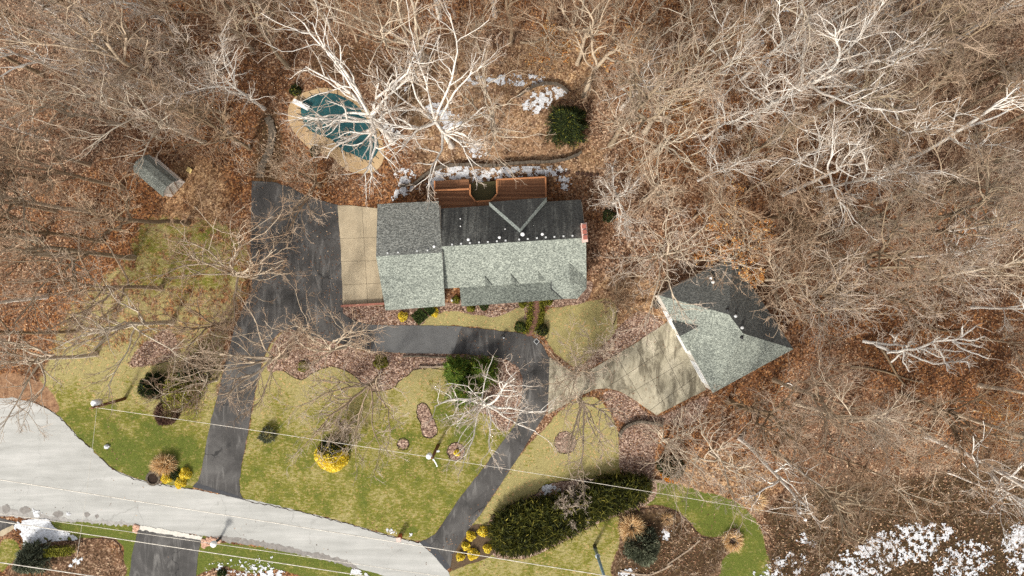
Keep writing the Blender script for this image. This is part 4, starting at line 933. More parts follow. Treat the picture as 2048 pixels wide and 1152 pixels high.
GREEN = [(0, lin(22, 32, 12)), (.5, lin(52, 68, 26)), (1, lin(96, 110, 50))]
DKGRN = [(0, lin(16, 22, 11)), (.5, lin(38, 48, 21)), (1, lin(74, 84, 38))]
BLUEG = [(0, lin(50, 54, 40)), (.5, lin(96, 100, 78)), (1, lin(150, 154, 126))]
YEL = [(0, lin(214, 178, 30)), (.5, lin(246, 216, 50)), (1, lin(254, 240, 130))]
YGRN = [(0, lin(92, 90, 22)), (.5, lin(136, 134, 40)), (1, lin(182, 174, 72))]
ORG = [(0, lin(150, 84, 16)), (.5, lin(200, 122, 24)), (1, lin(228, 160, 52))]
MF = dict(green=mat_leaf('leaf_green', GREEN, YGRN), dark=mat_leaf('leaf_dark', DKGRN, YGRN), blue=mat_leaf('leaf_blue', BLUEG, BLUEG), yellow=mat_leaf('leaf_yellow', YEL, YGRN), juniper=mat_leaf('leaf_juniper', DKGRN, YEL), orange=mat_leaf('leaf_orange', DKGRN, ORG), bright=mat_leaf('leaf_bright', [(0, lin(40, 58, 16)), (.5, lin(86, 114, 36)), (1, lin(136, 156, 66))], YGRN), lime=mat_leaf('leaf_lime', [(0, lin(60, 62, 14)), (.5, lin(112, 112, 34)), (1, lin(170, 164, 62))], YGRN), straw=mat_leaf('straw', [(0, lin(184, 144, 98)), (.5, lin(222, 186, 134)), (1, lin(246, 222, 178))]), red=mat_leaf('red_twigs', [(0, lin(72, 50, 42)), (.5, lin(104, 76, 64)), (1, lin(138, 108, 92))]), pinkt=mat_leaf('pink_twigs', [(0, lin(140, 118, 104)), (.5, lin(182, 160, 144)), (1, lin(216, 196, 180))]))

def shrub(name, px, py, r, h, mat, label, n=1600, size=.09, tone=None, group=None, seed=0, flat=False, cat='shrub', lump=.18, squash=1.0, rz=0.0, spiky=False):
    rng = np.random.default_rng(1000 + seed + int(px) * 7 + int(py))
    o = empty(name, P(px, py), rz, label, cat, group)
    d = norm(rng.normal(0, 1, (n, 3))); d[:, 2] = np.abs(d[:, 2]); rad = rng.uniform(.55, 1, n) ** .5
    az = np.arctan2(d[:, 1], d[:, 0]); ph = rng.uniform(0, 6.28, 4)
    lum = 1 + lump * (np.sin(3 * az + ph[0]) * .5 + np.sin(5 * az + ph[1]) * np.cos(4 * d[:, 2] + ph[2]) * .6)
    pos = d * (rad * lum)[:, None] * np.array([r, r * squash, h]); pos[:, 2] = np.maximum(pos[:, 2], .03)
    if flat: pos[:, 2] = np.minimum(pos[:, 2], h * .92)
    if spiky: V, F = blades(pos, d + rng.normal(0, .35, d.shape) + np.array([0, 0, .25]), size * 3.2, size * .8, rng)
    else: V, F = leaf_cloud(n, pos, size, rng, up=.7)
    me = npmesh('foliage', V, F, mat)
    tn = np.zeros(n) if tone is None else np.clip(tone(d, rng), 0, 1); set_tone(me, tn)
    link('foliage', me, o); link('stems', stem_mesh(h * .75, .03, rng, 5, r * .5), o); return o

south = lambda lo, hi: (lambda d, rng: ((-d[:, 1] - .25 * d[:, 0] * 0 - d[:, 2] * .25 + rng.normal(0, .16, len(d))) > lo).astype(float) * hi)
some = lambda p: (lambda d, rng: (rng.random(len(d)) < p).astype(float))

# round conifer right of the yard
def conifer(name, px, py, r, h, mat, label, n=9000, tone=None, ln=.5, wd=.09):
    rng = np.random.default_rng(int(px * 3 + py)); o = empty(name, P(px, py), 0, label, 'tree')
    t = rng.random(n) ** 1.0 * .97; az = rng.uniform(0, 6.28, n); nb = 9
    prof = (1 - t) ** .72; lob = 1 + .16 * np.sin(nb * az + 9 * t) + .12 * np.sin(4 * az + 5)
    rr = r * prof * lob * np.sqrt(rng.uniform(.15, 1, n))
    pos = np.stack([np.cos(az) * rr, np.sin(az) * rr, .25 + t * (h - .3)], 1)
    d = np.stack([np.cos(az), np.sin(az), rng.normal(.15, .3, n)], 1) + rng.normal(0, .35, (n, 3))
    V, F = blades(pos, d, ln, wd, rng); me = npmesh('crown', V, F, mat); set_tone(me, (rng.random(n) < (tone or 0)).astype(float))
    link('crown', me, o); b = MB().tube([(0, 0, 0), (0, 0, h * .5), (0, 0, h * .95)], [.16, .1, .03], 8)
    m2 = bpy.data.meshes.new('trunk'); m2.from_pydata(b.v, [], b.f); m2.materials.append(M['bark_d']); link('trunk', m2, o); return o
conifer('evergreen_tree', 1133, 257, 2.05, 5.0, MF['dark'], 'round dark evergreen tree above the right end of the house', 16000, .06, .34, .06)
conifer('evergreen_tree', 915, 737, 1.3, 3.6, MF['bright'], 'bright green conifer, upper left of the group in the driveway bend', 6000, .12, .35, .08)
conifer('evergreen_tree', 933, 775, 2.0, 3.2, MF['bright'], 'bright green conifer, broad lower one in the driveway bend', 8000, .12, .35, .08)
conifer('evergreen_tree', 966, 742, 1.6, 2.6, MF['bright'], 'bright green conifer, rightmost in the driveway bend under white limbs', 5000, .2, .35, .08)
conifer('spruce_tree', 318, 770, 1.25, 3.2, MF['dark'], 'small dark spruce on the left lawn beside the yellow green bush', 6000, .03, .42, .07)
shrub('evergreen_bush', 368, 778, 1.9, 2.4, MF['lime'], 'large yellow green bush on the left lawn beside the dark spruce', 3800, .16, some(.3), lump=.22, squash=1.15)
conifer('evergreen_tree', 404, 735, 1.5, 4, MF['dark'], 'dark evergreen above the yellow green bush beside the driveway', 5000, .1, .4, .09)
conifer('spruce_tree', 78, 1110, 1.5, 3.0, MF['blue'], 'blue green spruce by the snow patch in the lower left corner', 6000, 0, .42, .09)
shrub('juniper_bush', 666, 908, 1.7, 2.1, MF['juniper'], 'big round bush on the front lawn, dark green with a yellow lower half', 7000, .11, lambda d, rng: np.maximum(south(-.42, 1.0)(d, rng), (rng.random(len(d)) < .14) * .8), lump=.1)  # yellow tips are leaf colour; dark north leaves also hold painted self-shadow
shrub('evergreen_bush', 1340, 935, 1.35, 2.6, MF['orange'], 'dark green bush with orange lower branches right of the hedge', 4200, .1, south(.3, 1.0), lump=.14)  # shade on the upper side is put into the dark leaf colour
shrub('evergreen_shrub', 537, 869, .7, 1.1, MF['blue'], 'small dark grey green shrub alone on the front lawn near the driveway', 900, .09, spiky=True)
shrub('bare_shrub', 336, 826, 1.05, 1.3, MF['red'], 'round reddish brown leafless shrub on the left lawn under the wire', 2600, .1, spiky=True, lump=.08)
shrub('evergreen_shrub', 1283, 1090, 1.6, 1.5, MF['blue'], 'wide blue green shrub in the lower right brown bed', 5000, .13, spiky=True, lump=.2)
g1 = 'round yellow shrubs at the left driveway entrance'
for x, y, r_, lab in ((335,955,.56,'left one of the three yellow shrubs by the tan grass clump'), (372,947,.62,'largest upper right yellow shrub by the tan grass clump'), (362,965,.55,'lowest of the three yellow shrubs by the tan grass clump')):
    shrub('yellow_shrub', x, y, r_, .65, MF['yellow'], lab, 1300, .09, some(.12), g1)
shrub('evergreen_shrub', 351, 948, .6, .45, MF['dark'], 'low dark green shrub between the three yellow shrubs', 700, .09)
g2 = 'yellow shrubs at the right driveway entrance'
for x, y, r_, lab in ((942,1071,.5,'yellow shrub at the upper left of the group beside the hedge end'), (966,1062,.55,'topmost yellow shrub touching the end of the hedge'), (932,1091,.43,'yellow shrub second up on the driveway side of the hedge end'), (975,1096,.45,'rightmost yellow shrub against the lower end of the hedge'), (946,1107,.6,'large lowest middle yellow shrub under the white wire'), (921,1112,.46,'lowest left yellow shrub nearest the road')):
    shrub('yellow_shrub', x, y, r_, .6, MF['yellow'], lab, 1100, .09, some(.15), g2)
sheet('mulch_bed', [(905,1140),(900,1120),(915,1085),(935,1055),(965,1050),(985,1075),(985,1110),(940,1128)], 0.014, plain('dark_mulch', lin(84, 68, 50), 1, .45, 8), 1.0, 5, 3)
shrub('yellow_shrub', 914, 905, .33, .5, MF['yellow'], 'tiny orange yellow shrub inside the round mulch ring beside the pole', 500, .08, None)
for x, y, r_, lab in ((806,633,.5,'yellow shrub at the left front corner of the house'), (868,624,.5,'yellow shrub below the gap in the house roof'), (942,616,.42,'yellow green shrub at the left end of the porch'), (1045,608,.4,'small yellow green shrub left of the brick path'), (1095,602,.5,'small yellow green shrub right of the brick path')):
    shrub('yellow_shrub', x, y, r_, .7, MF['yellow'] if x < 900 else MF['lime'], lab, 900, .09, some(.2))
def clipped(px, py, a, b_, h, rz, label):
    rng = np.random.default_rng(int(px)); o = empty('clipped_hedge', P(px, py), rz, label, 'shrub'); n = 2600
    pos = np.stack([rng.uniform(-a, a, n), rng.uniform(-b_, b_, n), rng.uniform(.05, h, n)], 1); top = rng.random(n) < .5; pos[top, 2] = h + rng.normal(0, .03, top.sum())
    V, F = leaf_cloud(n, pos, .08, rng, up=.8); me = npmesh('foliage', V, F, MF['green']); set_tone(me, np.zeros(n)); link('foliage', me, o); link('stems', stem_mesh(h * .8, .03, rng), o)
clipped(841, 632, .62, .62, .9, .72, 'square clipped dark green shrub below the front of the garage wing')
clipped(862, 619, .4, .45, .9, .72, 'smaller clipped dark shrub against the garage wing beside the square one')
shrub('boxwood_shrub', 1040, 654, .58, .9, MF['green'], 'round dark green shrub left of the brick path end', 1500, .08, some(.1), lump=.08)
shrub('boxwood_shrub', 1085, 660, .62, .9, MF['dark'], 'round dark shrub right of the brick path end', 1500, .08, some(.12), lump=.1)
shrub('evergreen_shrub', 968, 611, .5, .7, MF['green'], 'dark green shrub under the middle of the porch edge', 700, .09)
shrub('evergreen_shrub', 912, 600, .4, .6, MF['lime'], 'small green shrub in the gap between wing and porch roofs', 500, .09)
shrub('evergreen_shrub', 607, 655-652+300, .55, .8, MF['dark'], 'dark shrub below the tan pool surround', 900, .1) if False else None
shrub('evergreen_shrub', 630, 304, .5, .8, MF['dark'], 'dark shrub at the lower edge of the tan pool surround', 900, .1)
shrub('evergreen_shrub', 592, 182, .6, .9, MF['dark'], 'dark shrub at the upper left of the pool surround', 900, .1, some(.1))
shrub('evergreen_shrub', 1218, 432, .7, 1, MF['dark'], 'dark shrub under the small pale ornamental tree', 1000, .1)
shrub('evergreen_shrub', 607, 733, .55, .6, MF['lime'], 'yellow green low shrub in the left of the mulch island', 700, .09)
shrub('evergreen_shrub', 762, 724, .75, .7, MF['lime'], 'olive low shrub in the middle of the mulch island', 900, .09, some(.2))
shrub('evergreen_shrub', 445, 1146, .45, .6, MF['green'], 'round clipped green shrub at the bottom edge below the road', 900, .08)
def rowhedge(name, a, c, w, h, mat, label, n, tone=.2, spl=None):
    pass
# border plants along the brick path
for pts, lab in ((((1060,606),(1060,630),(1058,648),(1050,664)), 'row of low variegated edging plants left of the brick path'), (((1083,604),(1083,630),(1080,646),(1072,664)), 'row of low variegated edging plants right of the brick path')):
    rng = np.random.default_rng(len(lab)); o = empty('edging_plants', P(*pts[1]), 0, lab, 'plants'); o0 = o.location; n = 1500
    sp = np.array([P(*p) for p in spline(list(pts), 10, False)]); k = rng.integers(0, len(sp), n); pos = sp[k] + rng.normal(0, 1, (n, 3)) * np.array([.16, .12, 0]); pos[:, 2] = rng.uniform(.03, .3, n); pos -= np.array(o0)
    V, F = leaf_cloud(n, pos, .09, rng, up=.7); me = npmesh('foliage', V, F, MF['lime']); set_tone(me, (rng.random(n) < .3).astype(float)); link('foliage', me, o)
# small clipped dots along the wall behind the deck
for i, (x, y) in enumerate(((1116,347),(1127,347),(1136,346),(1155,347),(1164,348),(1173,349),(1182,350),(1193,351))):
    shrub('boxwood_shrub', x, y, .2, .3, MF['red'], ('leftmost', 'second', 'third', 'fourth', 'fifth', 'sixth', 'seventh', 'rightmost')[i] + ' small dark plant in the row right of the deck snow', 160, .07, None, 'row of small dark plants behind the deck')

# long evergreen hedge
HEDGE = [(982,1060),(1000,1028),(1060,1004),(1120,996),(1170,978),(1205,962),(1240,956),(1298,962),(1296,1000),(1255,1022),(1200,1044),(1110,1090),(1045,1114),(1000,1112),(984,1092)]
rng = np.random.default_rng(77); n = 17000
hp = np.array(spline(HEDGE, 4)); X = rng.uniform(975, 1305, n * 3); Y = rng.uniform(950, 1120, n * 3); ok = inpoly(X, Y, [tuple(p) for p in hp]); X, Y = X[ok][:n], Y[ok][:n]; n = len(X)
dist = np.min(np.hypot(X[:, None] - hp[None, :, 0], Y[:, None] - hp[None, :, 1]), 1) / PXM
top = 2.1 * np.clip(dist / .8, .12, 1) ** .6 * (.8 + .4 * vnoise(X / 20, Y / 20, 5, 3, .9)); Z = top * rng.uniform(.35, 1, n)
wx, wy = (X - 1024) / PXM * .975, (576 - Y) / PXM * .975
pos = np.stack([wx, wy, Z], 1); ca = rng.uniform(0, 6.28, n); dirs = np.stack([np.cos(ca) * .9, np.sin(ca) * .9, rng.uniform(.1, .9, n)], 1)
V, F = blades(pos, dirs, .75, .1, rng)
hedge = empty('evergreen_hedge', P(1140, 1040), 0, 'long dark feathery evergreen hedge right of the driveway entrance', 'hedge')
me = npmesh('foliage', V - np.array(hedge.location), F, mat_leaf('hedge_leaf', [(0, lin(22, 26, 6)), (.5, lin(58, 62, 18)), (1, lin(104, 102, 36))], [(0, lin(90, 86, 28)), (1, lin(164, 152, 66))])); set_tone(me, (rng.random(n) < .07).astype(float)); link('foliage', me, hedge)
b = MB()
for t in np.linspace(.04, .96, 22):
    p = P(1000 + 280 * t, 1085 - 95 * t + 10 * math.sin(9 * t)); b.tube([(p[0], p[1], 0), (p[0] + .1, p[1], 1.5)], .05, 6)
me2 = bpy.data.meshes.new('stems'); me2.from_pydata([(v[0] - hedge.location[0], v[1] - hedge.location[1], v[2]) for v in b.v], [], b.f); me2.materials.append(M['bark_d']); link('stems', me2, hedge)
rng = np.random.default_rng(78)
def twigball(name, px, py, r, h, mat, label, n=900, cat='shrub'):
    rng = np.random.default_rng(int(px + py)); o = empty(name, P(px, py), 0, label, cat)
    m = tree_meshes(int(px), h, r, fork=.12, nl=12, r0=.05, mats=mat, wig=.2, dens_=.8, c3=5, c4=5, tw=1.1); link('trunk', m[0], o); link('twigs', m[1], o)
twigball('bare_shrub', 1141, 998, 1.5, 2.2, ('bark', 'twig_w'), 'pinkish bare shrub growing through the top of the long hedge')
twigball('bare_shrub', 1232, 600, 1.6, 2.2, ('bark_d', 'twig'), 'brown bare shrub right of the house bay', 900)
twigball('bare_shrub', 700, 850, 1.5, 2.0, ('bark', 'twig_d'), 'grey bare shrub directly above the yellow and dark round bush')

# hedge block lower left
rng = np.random.default_rng(79); n = 2600; o = empty('clipped_hedge', P(128, 1097), math.radians(-4 + 8), 'narrow yellow green clipped hedge below the lower left snow patch', 'hedge')
pos = np.stack([rng.uniform(-1.35, 1.35, n), rng.uniform(-.42, .42, n), rng.uniform(.1, 1., n)], 1); k = rng.random(n) < .6; pos[k, 2] = 1 + rng.normal(0, .05, k.sum())
V, F = leaf_cloud(n, pos, .1, rng, up=.7); me = npmesh('foliage', V, F, MF['lime']); set_tone(me, (pos[:, 1] < 0).astype(float) * .3); link('foliage', me, o); link('stems', stem_mesh(.8, .03, rng), o)

# ornamental grasses
def grass_clump(px, py, r, h, n, label, hollow=0.0, squash=1.0, rz=0):
    rng = np.random.default_rng(int(px * 2 + py)); o = empty('ornamental_grass', P(px, py), rz, label, 'grass')
    az = rng.uniform(0, 6.28, n); rr = r * np.sqrt(rng.uniform(hollow, .5, n)); pos = np.stack([np.cos(az) * rr * .6, np.sin(az) * rr * .6 * squash, rng.uniform(0, h * .5, n)], 1)
    d = np.stack([np.cos(az) * .9, np.sin(az) * .9 * squash, rng.uniform(-.1, .8, n)], 1) + rng.normal(0, .3, (n, 3)); V, F = blades(pos, d, r * .75, .05, rng); V[:, 2] = np.maximum(V[:, 2], .02)
    link('blades', npmesh('blades', V, F, MF['straw']), o)
    b = MB().tube([(0, 0, 0), (0, 0, h * .25)], [r * .4, r * .25], 10); m2 = bpy.data.meshes.new('base'); m2.from_pydata(b.v, [], b.f); m2.materials.append(M['soil']); link('base', m2, o)
grass_clump(331, 928, 1.3, .8, 1500, 'wide tan ornamental grass clump above the three yellow shrubs', 0, .6, .1)
grass_clump(1262, 1052, 1.35, 1.1, 1200, 'tan ornamental grass clump at the top left of the lower right bed', 0, 1)
grass_clump(1256, 1072, .8, .7, 500, 'smaller tan grass clump beside the wide blue green shrub')
grass_clump(1464, 1080, 1.05, .8, 900, 'round tan grass tuft with a dark centre at the right end of the bed', .2)
grass_clump(1335, 1037, .7, .6, 300, 'sparse tan grass tuft at the top of the lower right bed')
grass_clump(1510, 1001, 1.1, .9, 500, 'flattened tan grass beside the right utility pole')
pr = empty('planter_ring', P(308, 956), 0, 'grey stone planter ring with soil beside the tan grass clump', 'planter')
b = MB()
for k in range(12):
    a = k * math.pi / 6; b.box((.62 * math.cos(a), .62 * math.sin(a), .12), (.2, .3, .24), a)
b.build('ring', M['darkstone'], pr); MB().tube([(0, 0, 0), (0, 0, .15)], .55, 16).build('soil', M['soil'], pr)

# ------------------------------------------------------------------ low walls and stone rows
def stonewall(px, w, h, label, mat='stone', seed=0):
    r = random.Random(seed); pts = [P(*p) for p in dens(spline(px, 5, False), 7, .4, False, seed)]; b = MB()
    for a, c in zip(pts[:-1], pts[1:]):
        hh = h * r.uniform(.85, 1.1); q = Vector(c) + (Vector(a) - Vector(c)) * .06; b.bar((a[0], a[1], hh), (q.x, q.y, hh), w * r.uniform(.85, 1.15), hh)
    tag(b.build('stone_wall', M[mat]), label, 'wall')
stonewall([(1238,872),(1246,856),(1262,846),(1285,842),(1325,850)], .28, .55, 'curved low stone wall around the reddish mulch bed', 'darkstone', 1)
stonewall([(985,333),(1040,327),(1090,325),(1130,320),(1152,312),(1162,305)], .22, .6, 'curving dark retaining wall above the snow behind the deck', 'darkstone', 2)
stonewall([(800,372),(830,368),(850,352),(880,336),(930,330),(985,333)], .25, .5, 'low dark stone wall through the snow left of the deck', 'darkstone', 3)
stonewall([(838,733),(860,734),(880,733),(898,735)], .2, .22, 'row of pale stones at the lower edge of the mulch island', 'stone', 4)
stonewall([(806,714),(840,712),(870,714),(898,715)], .14, .25, 'thin stone edge along the lower side of the driveway patch', 'darkstone', 5)
stonewall([(1300,957),(1318,961),(1336,966)], .2, .3, 'short pale stone row left of the orange bottomed bush', 'stone', 6)
stonewall([(1240,1140),(1265,1146),(1300,1149),(1345,1128)], .16, .12, 'pale stone row at the bottom of the lower right bed', 'stone', 7)
stonewall([(1335,1128),(1370,1105),(1400,1080)], .14, .08, 'pale stone row crossing the lower right bed', 'stone', 8)
stonewall([(1035,194),(1060,178),(1090,168),(1120,172),(1136,186)], .2, .5, 'curved dark stone edge above the upper snow patch', 'darkstone', 9)
stonewall([(535,235),(545,260),(540,300),(525,330),(520,355)], .7, .15, 'mossy stone steps left of the pool', 'darkstone', 10)
def cobbles(px, label, n, seed):
    r = random.Random(seed); poly = px; xs = [p[0] for p in poly]; ys = [p[1] for p in poly]; b = MB(); k = 0
    while k < n:
        x, y = r.uniform(min(xs), max(xs)), r.uniform(min(ys), max(ys))
        if not inpoly(np.array([x]), np.array([y]), poly)[0]: continue
        p = P(x, y); s = r.uniform(.08, .17); b.tube([(p[0], p[1], 0), (p[0], p[1], s * .5), (p[0], p[1], s * .8)], [s, s * .9, s * .4], 6); k += 1
    o = b.build('cobble_bed', plain('cobble%d' % seed, lin(186, 148, 124), .9, .35, 7)); tag(o, label, 'stones')
cobbles([(405,1078),(424,1074),(442,1077),(440,1088),(420,1090),(404,1096)], 'patch of pinkish cobbles around the white capped post', 120, 1)
cobbles([(268,1050),(278,1052),(274,1068),(266,1062)], 'small patch of pinkish stones left of the lower driveway', 40, 2)

# ------------------------------------------------------------------ poles, wires, lamp, mailbox
def pole(px, py, h, label, tr=None):
    o = empty('utility_pole', P(px, py), 0, label, 'utility pole', 'utility poles along the road')
    MB().tube([(0, 0, 0), (0, 0, h)], [.17, .12], 10).build('shaft', M['pole'], o, True)
    return o
TOP = lambda px, py, h: (P(px, py)[0], P(px, py)[1], h)
p1 = pole(250, 797, 5.3, 'brown utility pole on the left lawn with a white transformer')
MB().tube([(-.05, .38, 4.1), (-.05, .38, 5.0), (-.05, .38, 5.08)], [.3, .3, .18], 16).build('transformer', M['white'], p1, True)
MB().box((-.02, .18, 4.7), (.1, .25, .3)).build('bracket', M['metal'], p1); MB().box((0, 0, 5.05), (.9, .09, .1), .3).build('cross_arm', M['pole'], p1)
p2 = pole(876, 891, 5.0, 'grey utility pole on the front lawn with white insulators')
MB().tube([(-.32, .12, 4.3), (-.32, .12, 4.9), (-.32, .12, 5.02)], [.26, .27, .16], 16).build('transformer', M['white'], p2, True)
MB().bar((-.1, .2, 4.9), (.45, -.75, 4.9), .1, .1).build('cross_arm', M['white'], p2)
for q in ((.45, -.75), (.1, -.15)): MB().tube([(*q, 4.85), (*q, 5.05)], .07, 8).build('insulator', M['white'], p2)
MB().tube([(.15, .05, 2.6), (.45, .12, 2.7)], .1, 8).build('lamp_bracket', M['white'], p2)
p3 = pole(1559, 999, 5.9, 'brown utility pole at the right beside the lower wood edge')
MB().tube([(0, 0, 5.9), (0, 0, 6.1)], [.13, .1], 10).build('pole_cap', M['white'], p3); MB().tube([(.25, .1, 4.1), (.25, .1, 4.4)], .12, 10).build('insulator', M['white'], p3)
def wire(a, c, sag, r, label, n=24):
    pts = []
    for t in np.linspace(0, 1, n): pts.append(tuple(a[j] + (c[j] - a[j]) * t for j in range(2)) + (a[2] + (c[2] - a[2]) * t - sag * 4 * t * (1 - t),))
    tag(MB().tube(pts, r, 6).build('power_cable', M['wire'], None, True), label, 'cable')
wire(TOP(250, 797, 5.0), TOP(876, 891, 4.8), .25, .022, 'thin pale wire from the left lawn pole to the front lawn pole')
wire(TOP(876, 891, 4.8), TOP(1559, 999, 5.2), .25, .02, 'thin pale wire from the front lawn pole past the hedge to the right pole')
wire(TOP(250, 797, 4.6), P(150, 1137, 6.5), .2, .014, 'faint wire from the left pole crossing the road downward')
wire(P(-60, 950, 8), P(1290, 1164, 8), .1, .034, 'long white cable running along the middle of the grey road')
wire(P(-60, 1019, 7), P(960, 1164, 7), .1, .024, 'upper dull cable along the lower roadside, over the capped post')
wire(P(-60, 1034, 8), P(800, 1163, 8), .1, .038, 'thick white cable crossing the lower driveway')
wire(P(-60, 1116, 8.5), P(280, 1166, 8.5), .0, .045, 'thick white cable across the bottom left corner')
lp = empty('street_lamp', P(1189, 1092), 0, 'blue grey metal lamp pole with a black foot on the lower lawn', 'lamp pole')
MB().tube([(0, 0, 0), (0, 0, .9)], .19, 14).build('base_sleeve', M['dark'], lp, True)
MB().tube([(0, 0, .9), (0, 0, 3.4), (0, 0, 8.5)], [.16, .15, .11], 14).build('shaft', plain('lamp_metal', lin(126, 150, 156), .5, .08, 3), lp, True)
MB().tube([(0, 0, 2.5), (0, 0, 2.62)], .24, 14).build('collar', M['metal'], lp, True)
MB().box((.5, -.2, 8.5), (1.2, .3, .14), -.3).build('lamp_head', M['metal'], lp)
cp = empty('capped_post', P(441, 1076), 0, 'white capped post on the pinkish cobbles beside the lower driveway', 'post')
MB().tube([(0, 0, 0), (0, 0, 1.5)], .12, 10).build('shaft', M['dark'], cp); MB().tube([(0, 0, 1.45), (0, 0, 1.62), (0, 0, 1.78), (0, 0, 1.85)], [.3, .34, .25, .08], 14).build('cap', M['white'], cp, True)
mb = empty('mailbox_pier', P(801, 1071), .1, 'small orange brick mailbox pier at the road edge of the front lawn', 'mailbox')
MB().box((0, 0, .55), (.34, .34, 1.1)).build('pier', M['terracotta'], mb); MB().box((0, 0, 1.13), (.42, .42, .08)).build('pier_cap', M['cap'], mb); MB().box((0, -.2, .85), (.2, .1, .2)).build('letter_door', M['dark'], mb)
bl = empty('path_light', P(1006, 672), 0, 'small black globe light at the edge of the driveway', 'light')
MB().tube([(0, 0, 0), (0, 0, .45)], .05, 8).build('stem', M['dark'], bl); MB().tube([(0, 0, .42), (0, 0, .5), (0, 0, .62), (0, 0, .72)], [.1, .2, .19, .06], 12).build('globe', M['dark'], bl, True); MB().tube([(.06, -.12, .6), (.08, -.16, .66)], .06, 8).build('lens', M['white'], bl)
dg = empty('drain_cover', P(1073, 683), math.radians(45), 'diamond shaped drain cover with a pale frame on the driveway', 'drain')
b = MB()
for s in (-1, 1): b.box((s * .2, 0, .045), (.05, .45, .04)); b.box((0, s * .2, .046), (.35, .05, .04))
b.build('frame', M['galv'], dg); MB().box((0, 0, .036), (.34, .34, .02)).build('grate', M['dark'], dg)
for i, (x, y, lab) in enumerate(((214, 893, 'white snow lump on the left lawn beside the road curve'), (905, 600, 'white stone in the gap between the wing and the porch'), (1222, 851, 'pale square stone on the leaves left of the curved wall'))):
    p = P(x, y); b = MB(); b.tube([(p[0], p[1], 0), (p[0] + .02, p[1], .14), (p[0] + .05, p[1], .26)], [.26 - .06 * i, .24 - .06 * i, .1], 9); b.tube([(p[0] + .22, p[1] + .05, 0), (p[0] + .22, p[1] + .06, .16)], [.14, .08], 8)
    tag(b.build('snow_lump' if i == 0 else 'stone', M['snow'] if i == 0 else M['galv'], None, True), lab, 'snow' if i == 0 else 'stone')
stk = MB(); p, q = P(252, 741), P(244, 756); stk.tube([(p[0], p[1], .05), (q[0], q[1], .5)], .03, 6); tag(stk.build('stake', M['yellow']), 'thin yellow stake lower left of the mulch bed on the left lawn', 'stake')

# ------------------------------------------------------------------ snow patches
def snow(px, label, cover=.5, seed=0, freq=2.4, cell=.06, soft=10):
    poly = [p for p in spline(px, 5)]; xs = [p[0] for p in poly]; ys = [p[1] for p in poly]
    c = cell * PXM; gx_ = np.arange(min(xs), max(xs), c); gy_ = np.arange(min(ys), max(ys), c); X, Y = np.meshgrid(gx_, gy_)
    pc = (X[:-1, :-1] + X[1:, 1:]) / 2, (Y[:-1, :-1] + Y[1:, 1:]) / 2
    ins = inpoly(pc[0], pc[1], poly); hp = np.array(poly[::2])
    dist = np.full(pc[0].shape, 1e9)
    for h in hp: dist = np.minimum(dist, np.hypot(pc[0] - h[0], pc[1] - h[1]))
    nz = vnoise(pc[0] / PXM, pc[1] / PXM, seed, 4, freq, .7); edge = np.clip(dist / soft, 0, 1)
    keep = ins & (nz + (edge - 1) * .25 > 1 - cover)
    idx = np.argwhere(keep)
    if not len(idx): return
    ny_, nx_ = X.shape; Z = .02 + .06 * vnoise(X / PXM, Y / PXM, seed + 1, 3, 3.0)
    V = np.stack([(X - 1024) / PXM, (576 - Y) / PXM, Z], -1).reshape(-1, 3); a = idx[:, 0] * nx_ + idx[:, 1]
    F = np.stack([a, a + nx_, a + nx_ + 1, a + 1], 1); used, inv = np.unique(F, return_inverse=True)
    o = link('snow_patch', npmesh('snow_patch', V[used], inv.reshape(F.shape), M['snow'], True)); tag(o, label, 'snow', 'snow patches left on the ground')
snow([(852,352),(880,330),(930,328),(945,345),(935,362),(870,378),(855,375)], 'broken snow patch above the left end of the deck', .56, 1)
snow([(930,344),(985,336),(1040,333),(1100,332),(1142,331),(1138,346),(1100,353),(1040,354),(990,360),(945,366)], 'long snow strip between the retaining wall and the deck', .57, 2)
snow([(1115,354),(1130,352),(1146,358),(1140,378),(1122,384),(1113,370)], 'small round snow patch right of the deck corner', .62, 3)
snow([(780,345),(815,335),(832,345),(830,365),(838,375),(810,392),(780,402),(795,370)], 'snow patch between the pool and the garage wing', .56, 4)
snow([(1048,192),(1080,180),(1105,172),(1135,180),(1130,190),(1105,205),(1095,220),(1060,230),(1045,215)], 'bright snow patch left of the round dark evergreen', .57, 5)
snow([(930,158),(980,150),(1050,148),(1110,160),(1080,172),(1000,172),(940,175)], 'faint snow band in the clearing above the white trees', .5, 6, 3)
snow([(845,215),(880,205),(925,235),(935,255),(890,262),(870,240)], 'snow around the trunk of the white tree right of the pool', .53, 7)
snow([(940,285),(965,285),(985,310),(960,320),(935,310)], 'thin snow under the limbs below the right white tree', .47, 8, 3)
snow([(798,175),(815,165),(826,180),(815,188)], 'small snow patch above the patio chairs', .55, 9)
snow([(1068,985),(1085,972),(1105,966),(1126,970),(1130,980),(1110,990),(1085,990)], 'snow patch at the upper left edge of the hedge', .58, 10)
snow([(1160,962),(1175,956),(1190,958),(1185,970),(1170,974)], 'small snow patch at the top of the hedge beside the lawn', .56, 11)
snow([(25,1050),(50,1040),(95,1038),(105,1050),(115,1058),(140,1066),(155,1079),(110,1082),(70,1090),(48,1098),(45,1075)], 'large solid snow patch at the lower left roadside', .7, 12, 1.6)
snow([(1640,1160),(1680,1105),(1720,1085),(1790,1050),(1850,1045),(1905,1050),(1915,1075),(1880,1090),(1860,1120),(1800,1130),(1740,1160)], 'large broken snow field in the lower right corner, left part', .495, 13, 3.2, .06)
snow([(1860,1130),(1920,1080),(1985,1090),(1990,1130),(1950,1165),(1880,1165)], 'thin broken snow in the lower right corner, middle part', .45, 14, 3.4, .06)
